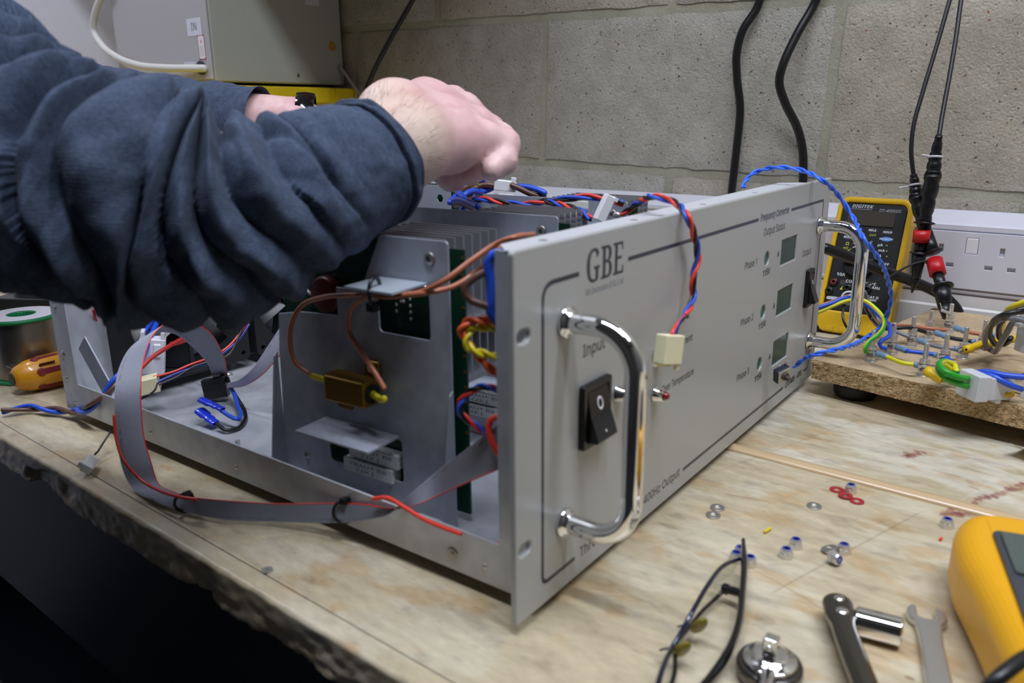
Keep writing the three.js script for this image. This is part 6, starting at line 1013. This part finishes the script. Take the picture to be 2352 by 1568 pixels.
// ---------------------------------------------------------------- loose hardware on the bench
{
  const hexS = new THREE.Shape(); for (let i = 0; i < 6; i++) { const a = i / 6 * Math.PI * 2; i ? hexS.lineTo(Math.cos(a) * 0.00404, Math.sin(a) * 0.00404) : hexS.moveTo(0.00404, 0); } hexS.closePath(); hexS.holes.push(circPath(0, 0, 0.0018));
  const hexG = extr(hexS, 0.0034, 0.0003).rotateX(-Math.PI / 2), domeG = merge([cyl(0.0034, 0.0034, 0.0014, 0, 0.0043, 0, 28), cyl(0.0034, 0.0028, 0.0009, 0, 0.00545, 0, 28)]), ringG = lathe([[0.0024, 0.00585], [0.0024, 0.00605], [0.0015, 0.00605], [0.0014, 0.0059], [0.0001, 0.0059]], 24);
  const nylon = M(0x2c3b9a, 0.4);
  const labels = ['lock nut touching the row of red washers', 'lone lock nut beside the large yellow meter', 'upper lock nut of the close pair in the middle of the bench', 'lower lock nut of the close pair in the middle of the bench', 'upright lock nut beside the tipped lock nut', 'lock nut tipped on its side against a bright washer', 'lock nut left of the glasses, nearer the glasses lens', 'lock nut left of the glasses tip, farther one', 'lock nut right of the glasses temple tip'];
  P.nuts.forEach((q, i) => { const t = thing('lock_nut', 'small steel ' + labels[i], 'nut', [q.x, q.y, q.z], i * 0.7, 'lock nuts on the bench'); obj('hexagon', hexG, matSteel, t); obj('collar', domeG, matSteel, t); obj('nylon_insert', ringG, nylon, t); if (i === 5) { t.position.y = 0.0037; t.rotation.set(1.35, 0.2, 0.4); } });
  const wG = lathe([[0.0022, 0], [0.0046, 0], [0.0046, 0.0008], [0.0022, 0.0008], [0.0022, 0]], 32), wr = M(0x9c1f28, 0.6);
  const wl = ['flat steel washer nearest the front panel, upper of two', 'flat steel washer nearest the front panel, lower of two', 'lone flat steel washer near the red washers', 'bright washer leaning on the tipped lock nut', 'red fibre washer farthest left of the row of three', 'red fibre washer in the middle of the row of three', 'red fibre washer farthest right of the row of three'];
  P.washers.forEach((q, i) => { const w = obj(i < 4 ? 'steel_washer' : 'fibre_washer', wG, i < 4 ? matSteelDark : wr); w.position.set(q.x, q.y + 0.0001, q.z); if (i === 3) { w.rotation.x = -0.35; w.position.y = 0.0022; } tag(w, wl[i], 'washer', i < 4 ? 'steel washers on the bench' : 'red fibre washers on the bench'); });
  tag(obj('wire_offcut', bar(P.bits[0].clone().add(V(-0.0035, 0.0002, 0)), P.bits[0].clone().add(V(0.0035, 0.0004, 0.0015)), 0.0009, 8), W.yellow), 'tiny yellow wire offcut on the bench', 'offcut');
  tag(obj('wire_offcut', bar(P.bits[1].clone().add(V(-0.0015, 0, 0)), P.bits[1].clone().add(V(0.0015, 0, 0.0005)), 0.0008, 8), W.redBright), 'tiny red wire offcut beside the large yellow meter', 'offcut');
}
// spectacles
{
  const t = thing('spectacles', 'dark framed spectacles lying folded on the bench', 'glasses'); const fm = M(0x16203a, 0.22, 0.5, { clearcoat: 0.6 }), dk = M(0x0d0f14, 0.25, 0.3, { clearcoat: 0.5 });
  const lens = (arc, low) => { const a = curve(arc).getPoints(24), b = curve(low.slice().reverse()).getPoints(24), pos = [], idx = []; for (let i = 0; i <= 24; i++) { pos.push(a[i].x, a[i].y, a[i].z, b[i].x, b[i].y, b[i].z); if (i < 24) idx.push(2 * i, 2 * i + 1, 2 * i + 2, 2 * i + 1, 2 * i + 3, 2 * i + 2); } const g = new THREE.BufferGeometry(); g.setAttribute('position', new THREE.Float32BufferAttribute(pos, 3)); g.setIndex(idx); g.computeVertexNormals(); return g; };
  const glass = M(0xf2f4ee, 0.03, 0, { transmission: 1, thickness: 0, ior: 1.5 });
  obj('lens', lens(P.rimArc, P.rimLow), glass, t); obj('lens', lens(P.rimArc2, P.rimLow2), glass, t);
  obj('rim', capTube(P.rimArc, 0.0012), fm, t); obj('lower_rim', capTube(P.rimLow.slice(0, 5), 0.0011), dk, t); obj('rim', capTube(P.rimArc2, 0.0013), fm, t); obj('lower_rim', capTube(P.rimLow2, 0.0011), dk, t);
  const c = curve(P.temple), g = new THREE.TubeGeometry(c, 90, 0.0021, 12), p = g.attributes.position; for (let i = 0; i <= 90; i++) { const q = c.getPointAt(i / 90), k = i < 12 ? 0.55 + 0.45 * i / 12 : 1; for (let j = 0; j <= 12; j++) { const id = i * 13 + j; p.setXYZ(id, q.x + (p.getX(id) - q.x) * k, q.y + (p.getY(id) - q.y) * 1.6 * k, q.z + (p.getZ(id) - q.z) * 0.9 * k); } } g.computeVertexNormals();
  obj('temple', merge([g, new THREE.SphereGeometry(0.0013, 10, 8).translate(P.temple[0].x, P.temple[0].y, P.temple[0].z)]), dk, t);
  obj('hinge', merge([bar(P.endPiece[0], P.endPiece[1], 0.0023, 10), at(rbox(0.004, 0.005, 0.004, 0.0008), P.endPiece[0].x, P.endPiece[0].y, P.endPiece[0].z)]), dk, t);
  for (const q of P.nosePads) { obj('nose_pad', new THREE.SphereGeometry(1, 20, 14).scale(0.0022, 0.0066, 0.0042).rotateZ(0.5).rotateY(0.9).translate(q.x, q.y, q.z), M(0xa39334, 0.25, 0, { transmission: 0.5, thickness: 0.002, ior: 1.4 }), t); obj('pad_arm', capTube([q, q.clone().add(V(-0.002, -0.001, -0.006)), q.clone().add(V(-0.004, -0.002, -0.009))], 0.0006, 8, 6), fm, t); }
}
// ratchet head
{
  const t = thing('ratchet', 'chrome ratchet head with square drive at the bottom edge', 'ratchet', [0.0435, 0, 0.1105]);
  const dark = M(0x6d6a68, 0.22, 1);
  obj('head', lathe([[0, 0.0005], [0.0125, 0.0005], [0.0142, 0.002], [0.0148, 0.005], [0.0146, 0.008], [0.0138, 0.0095], [0, 0.0098]], 48), dark, t);
  obj('ring', lathe([[0, 0.0095], [0.0118, 0.0095], [0.0122, 0.0105], [0.0116, 0.0115], [0.0086, 0.0118], [0.0084, 0.0132], [0.0066, 0.0138], [0, 0.0138]], 44), matChrome, t);
  obj('square_drive', merge([rbox(0.0062, 0.0088, 0.0062, 0.0009, 0, 0.0178, 0), new THREE.SphereGeometry(0.0013, 12, 8).translate(-0.0031, 0.0185, 0)]), matChrome, t);
  obj('handle', merge([along(lathe([[0, 0], [0.0068, 0], [0.006, 0.03], [0.0066, 0.07], [0.0075, 0.12], [0, 0.12]], 24).scale(1, 1, 0.7), V(-0.009, 0.006, 0.002), V(-0.12, 0.0065, 0.025))]), matChrome, t);
}
// jointed handle with socket
{
  const t = thing('jointed_wrench', 'chrome jointed handle with a bright socket on its square end', 'socket wrench'); const dk = M(0x7b7975, 0.2, 1);
  const c = curve(P.tbar), g = new THREE.TubeGeometry(c, 80, 0.0058, 24), p = g.attributes.position;
  for (let i = 0; i <= 80; i++) { const q = c.getPointAt(i / 80), w = 1 + 0.28 * smooth(0.26, 0.1, i / 80) ; for (let j = 0; j <= 24; j++) { const id = i * 25 + j; p.setXYZ(id, q.x + (p.getX(id) - q.x) * w, q.y + (p.getY(id) - q.y) * (0.82), q.z + (p.getZ(id) - q.z) * w); } } g.computeVertexNormals();
  obj('bar', merge([g, new THREE.SphereGeometry(0.0074, 20, 14).scale(1, 0.64, 1).translate(c.getPointAt(0).x, c.getPointAt(0).y, c.getPointAt(0).z)]), dk, t);
  const pin = (f, r) => { const q = c.getPointAt(f); obj('pin', new THREE.SphereGeometry(r, 16, 10).scale(1, 0.4, 1).translate(q.x, q.y + 0.0047, q.z), matChrome, t); }; pin(0.02, 0.0026); pin(0.16, 0.003);
  const a = P.tsocket[0], b = P.tsocket[1], L = a.distanceTo(b);
  obj('coupling', along(lathe([[0, -0.006], [0.0042, -0.006], [0.0042, -0.001], [0.0052, 0], [0, 0]], 20), a, b), dk, t);
  obj('socket', along(lathe([[0, 0], [0.0062, 0], [0.0072, 0.0012], [0.0072, L - 0.001], [0.0066, L], [0.0048, L], [0.0046, L - 0.008], [0, L - 0.008]], 36), a, b), matChrome, t);
}
// open-ended spanner
{
  const t = thing('spanner', 'chrome open-ended spanner lying on the bench', 'spanner', [0.131, 0.0006, 0.1605]); t.rotation.y = 0.265;
  const s = new THREE.Shape(), R = 0.0093, o = 0.27; // local x points to the jaw opening
  s.moveTo(-0.09, -0.0062); s.lineTo(-0.03, -0.0052); s.quadraticCurveTo(-0.015, -0.005, -0.0105, -0.0062); s.absarc(0, 0, R, Math.PI * 1.24, Math.PI * 1.8 + o * 0.4, false); s.lineTo(0.0066, -0.0044); s.lineTo(-0.0028, -0.0042); s.quadraticCurveTo(-0.0048, 0, -0.0028, 0.0042); s.lineTo(0.0066, 0.0044); s.absarc(0, 0, R, Math.PI * 0.2 + o * 0.3, Math.PI * 0.76, false); s.quadraticCurveTo(-0.015, 0.005, -0.03, 0.0052); s.lineTo(-0.09, 0.0062); s.closePath();
  obj('body', extr(s, 0.0046, 0.0011, 16).rotateX(-Math.PI / 2), M(0xcfcecb, 0.28, 0.85), t);
}
// large yellow meter lying face up at the right edge
{
  const t = thing('multimeter', 'large yellow meter with grey screen lying face up at the right edge', 'multimeter', [0.123, 0, 0.23]); t.rotation.y = 0.26;
  const yel = M(0xe0a20a, 0.4, 0, { clearcoat: 0.12 });
  // outline in plan: x along its length (screen end at +x), z across
  const o = new THREE.Shape(); o.moveTo(-0.125, -0.042); o.quadraticCurveTo(-0.02, -0.045, 0.03, -0.0535); o.quadraticCurveTo(0.062, -0.056, 0.078, -0.047); o.quadraticCurveTo(0.085, -0.042, 0.087, -0.03); o.lineTo(0.087, 0.03); o.quadraticCurveTo(0.085, 0.05, 0.06, 0.055); o.lineTo(-0.02, 0.046); o.lineTo(-0.125, 0.042); o.closePath();
  const g = new THREE.ExtrudeGeometry(o, { depth: 0.014, bevelEnabled: true, bevelThickness: 0.013, bevelSize: 0.012, bevelOffset: -0.012, bevelSegments: 8, curveSegments: 16 }).rotateX(-Math.PI / 2).scale(1, 1, -1).translate(0, 0.013, 0);
  { const ix = g.index; const p = g.attributes.position, nn = g.attributes.normal, uv = g.attributes.uv; for (let i = 0; i < p.count; i += 3) for (const a of [p, nn]) { const x = a.getX(i + 1), y = a.getY(i + 1), z = a.getZ(i + 1); a.setXYZ(i + 1, a.getX(i + 2), a.getY(i + 2), a.getZ(i + 2)); a.setXYZ(i + 2, x, y, z); } g.computeVertexNormals(); }
  obj('holster', toFlat(g), yel, t);
  obj('face_plate', extr(roundRect(-0.11, -0.037, 0.056, 0.037, 0.004), 0.003, 0.0008).rotateX(-Math.PI / 2).translate(0, 0.0393, 0), M(0x3c3f45, 0.4), t);
  obj('screen', extr(roundRect(0.012, -0.034, 0.052, 0.034, 0.002), 0.0015, 0.0003).rotateX(-Math.PI / 2).translate(0, 0.0423, 0), M(0x4b5650, 0.25, 0, { clearcoat: 0.5 }), t);
  for (let i = 0; i < 4; i++) obj('button', rbox(0.008, 0.004, 0.011, 0.002, 0.002, 0.043, -0.018 + i * 0.0145), M(0x5660b4, 0.45), t);
  obj('dial', lathe([[0, 0.042], [0.021, 0.042], [0.022, 0.046], [0.018, 0.049], [0, 0.049]], 36).translate(-0.045, 0, 0.002), M(0x24262a, 0.4), t);
  wire('meter_lead', 'black lead crossing the large yellow meter at the lower right corner', P.meterLead, 0.0028, W.black, 'cable');
}
function toFlat(g) { return g; }
// curled paper tag under the board edge
{
  const g = new THREE.PlaneGeometry(0.06, 0.05, 24, 12), p = g.attributes.position; for (let i = 0; i < p.count; i++) { const x = p.getX(i), y = p.getY(i); p.setXYZ(i, x, 0.0012 + 0.012 * Math.pow(clamp((-x + 0.012) / 0.042, 0, 1), 2.2) * (0.6 + 8 * Math.max(0, y)) + 0.001 * Math.sin(x * 160), -y); } g.computeVertexNormals();
  const m = obj('paper_sheet', g, M(0xdccfae, 0.8, 0, { side: THREE.DoubleSide })); m.position.set(0.405, 0, 0.205); m.rotation.y = -0.35; tag(m, 'cream paper scrap with a curled corner near the chipboard', 'paper');
}
renderer.render(scene, camera);
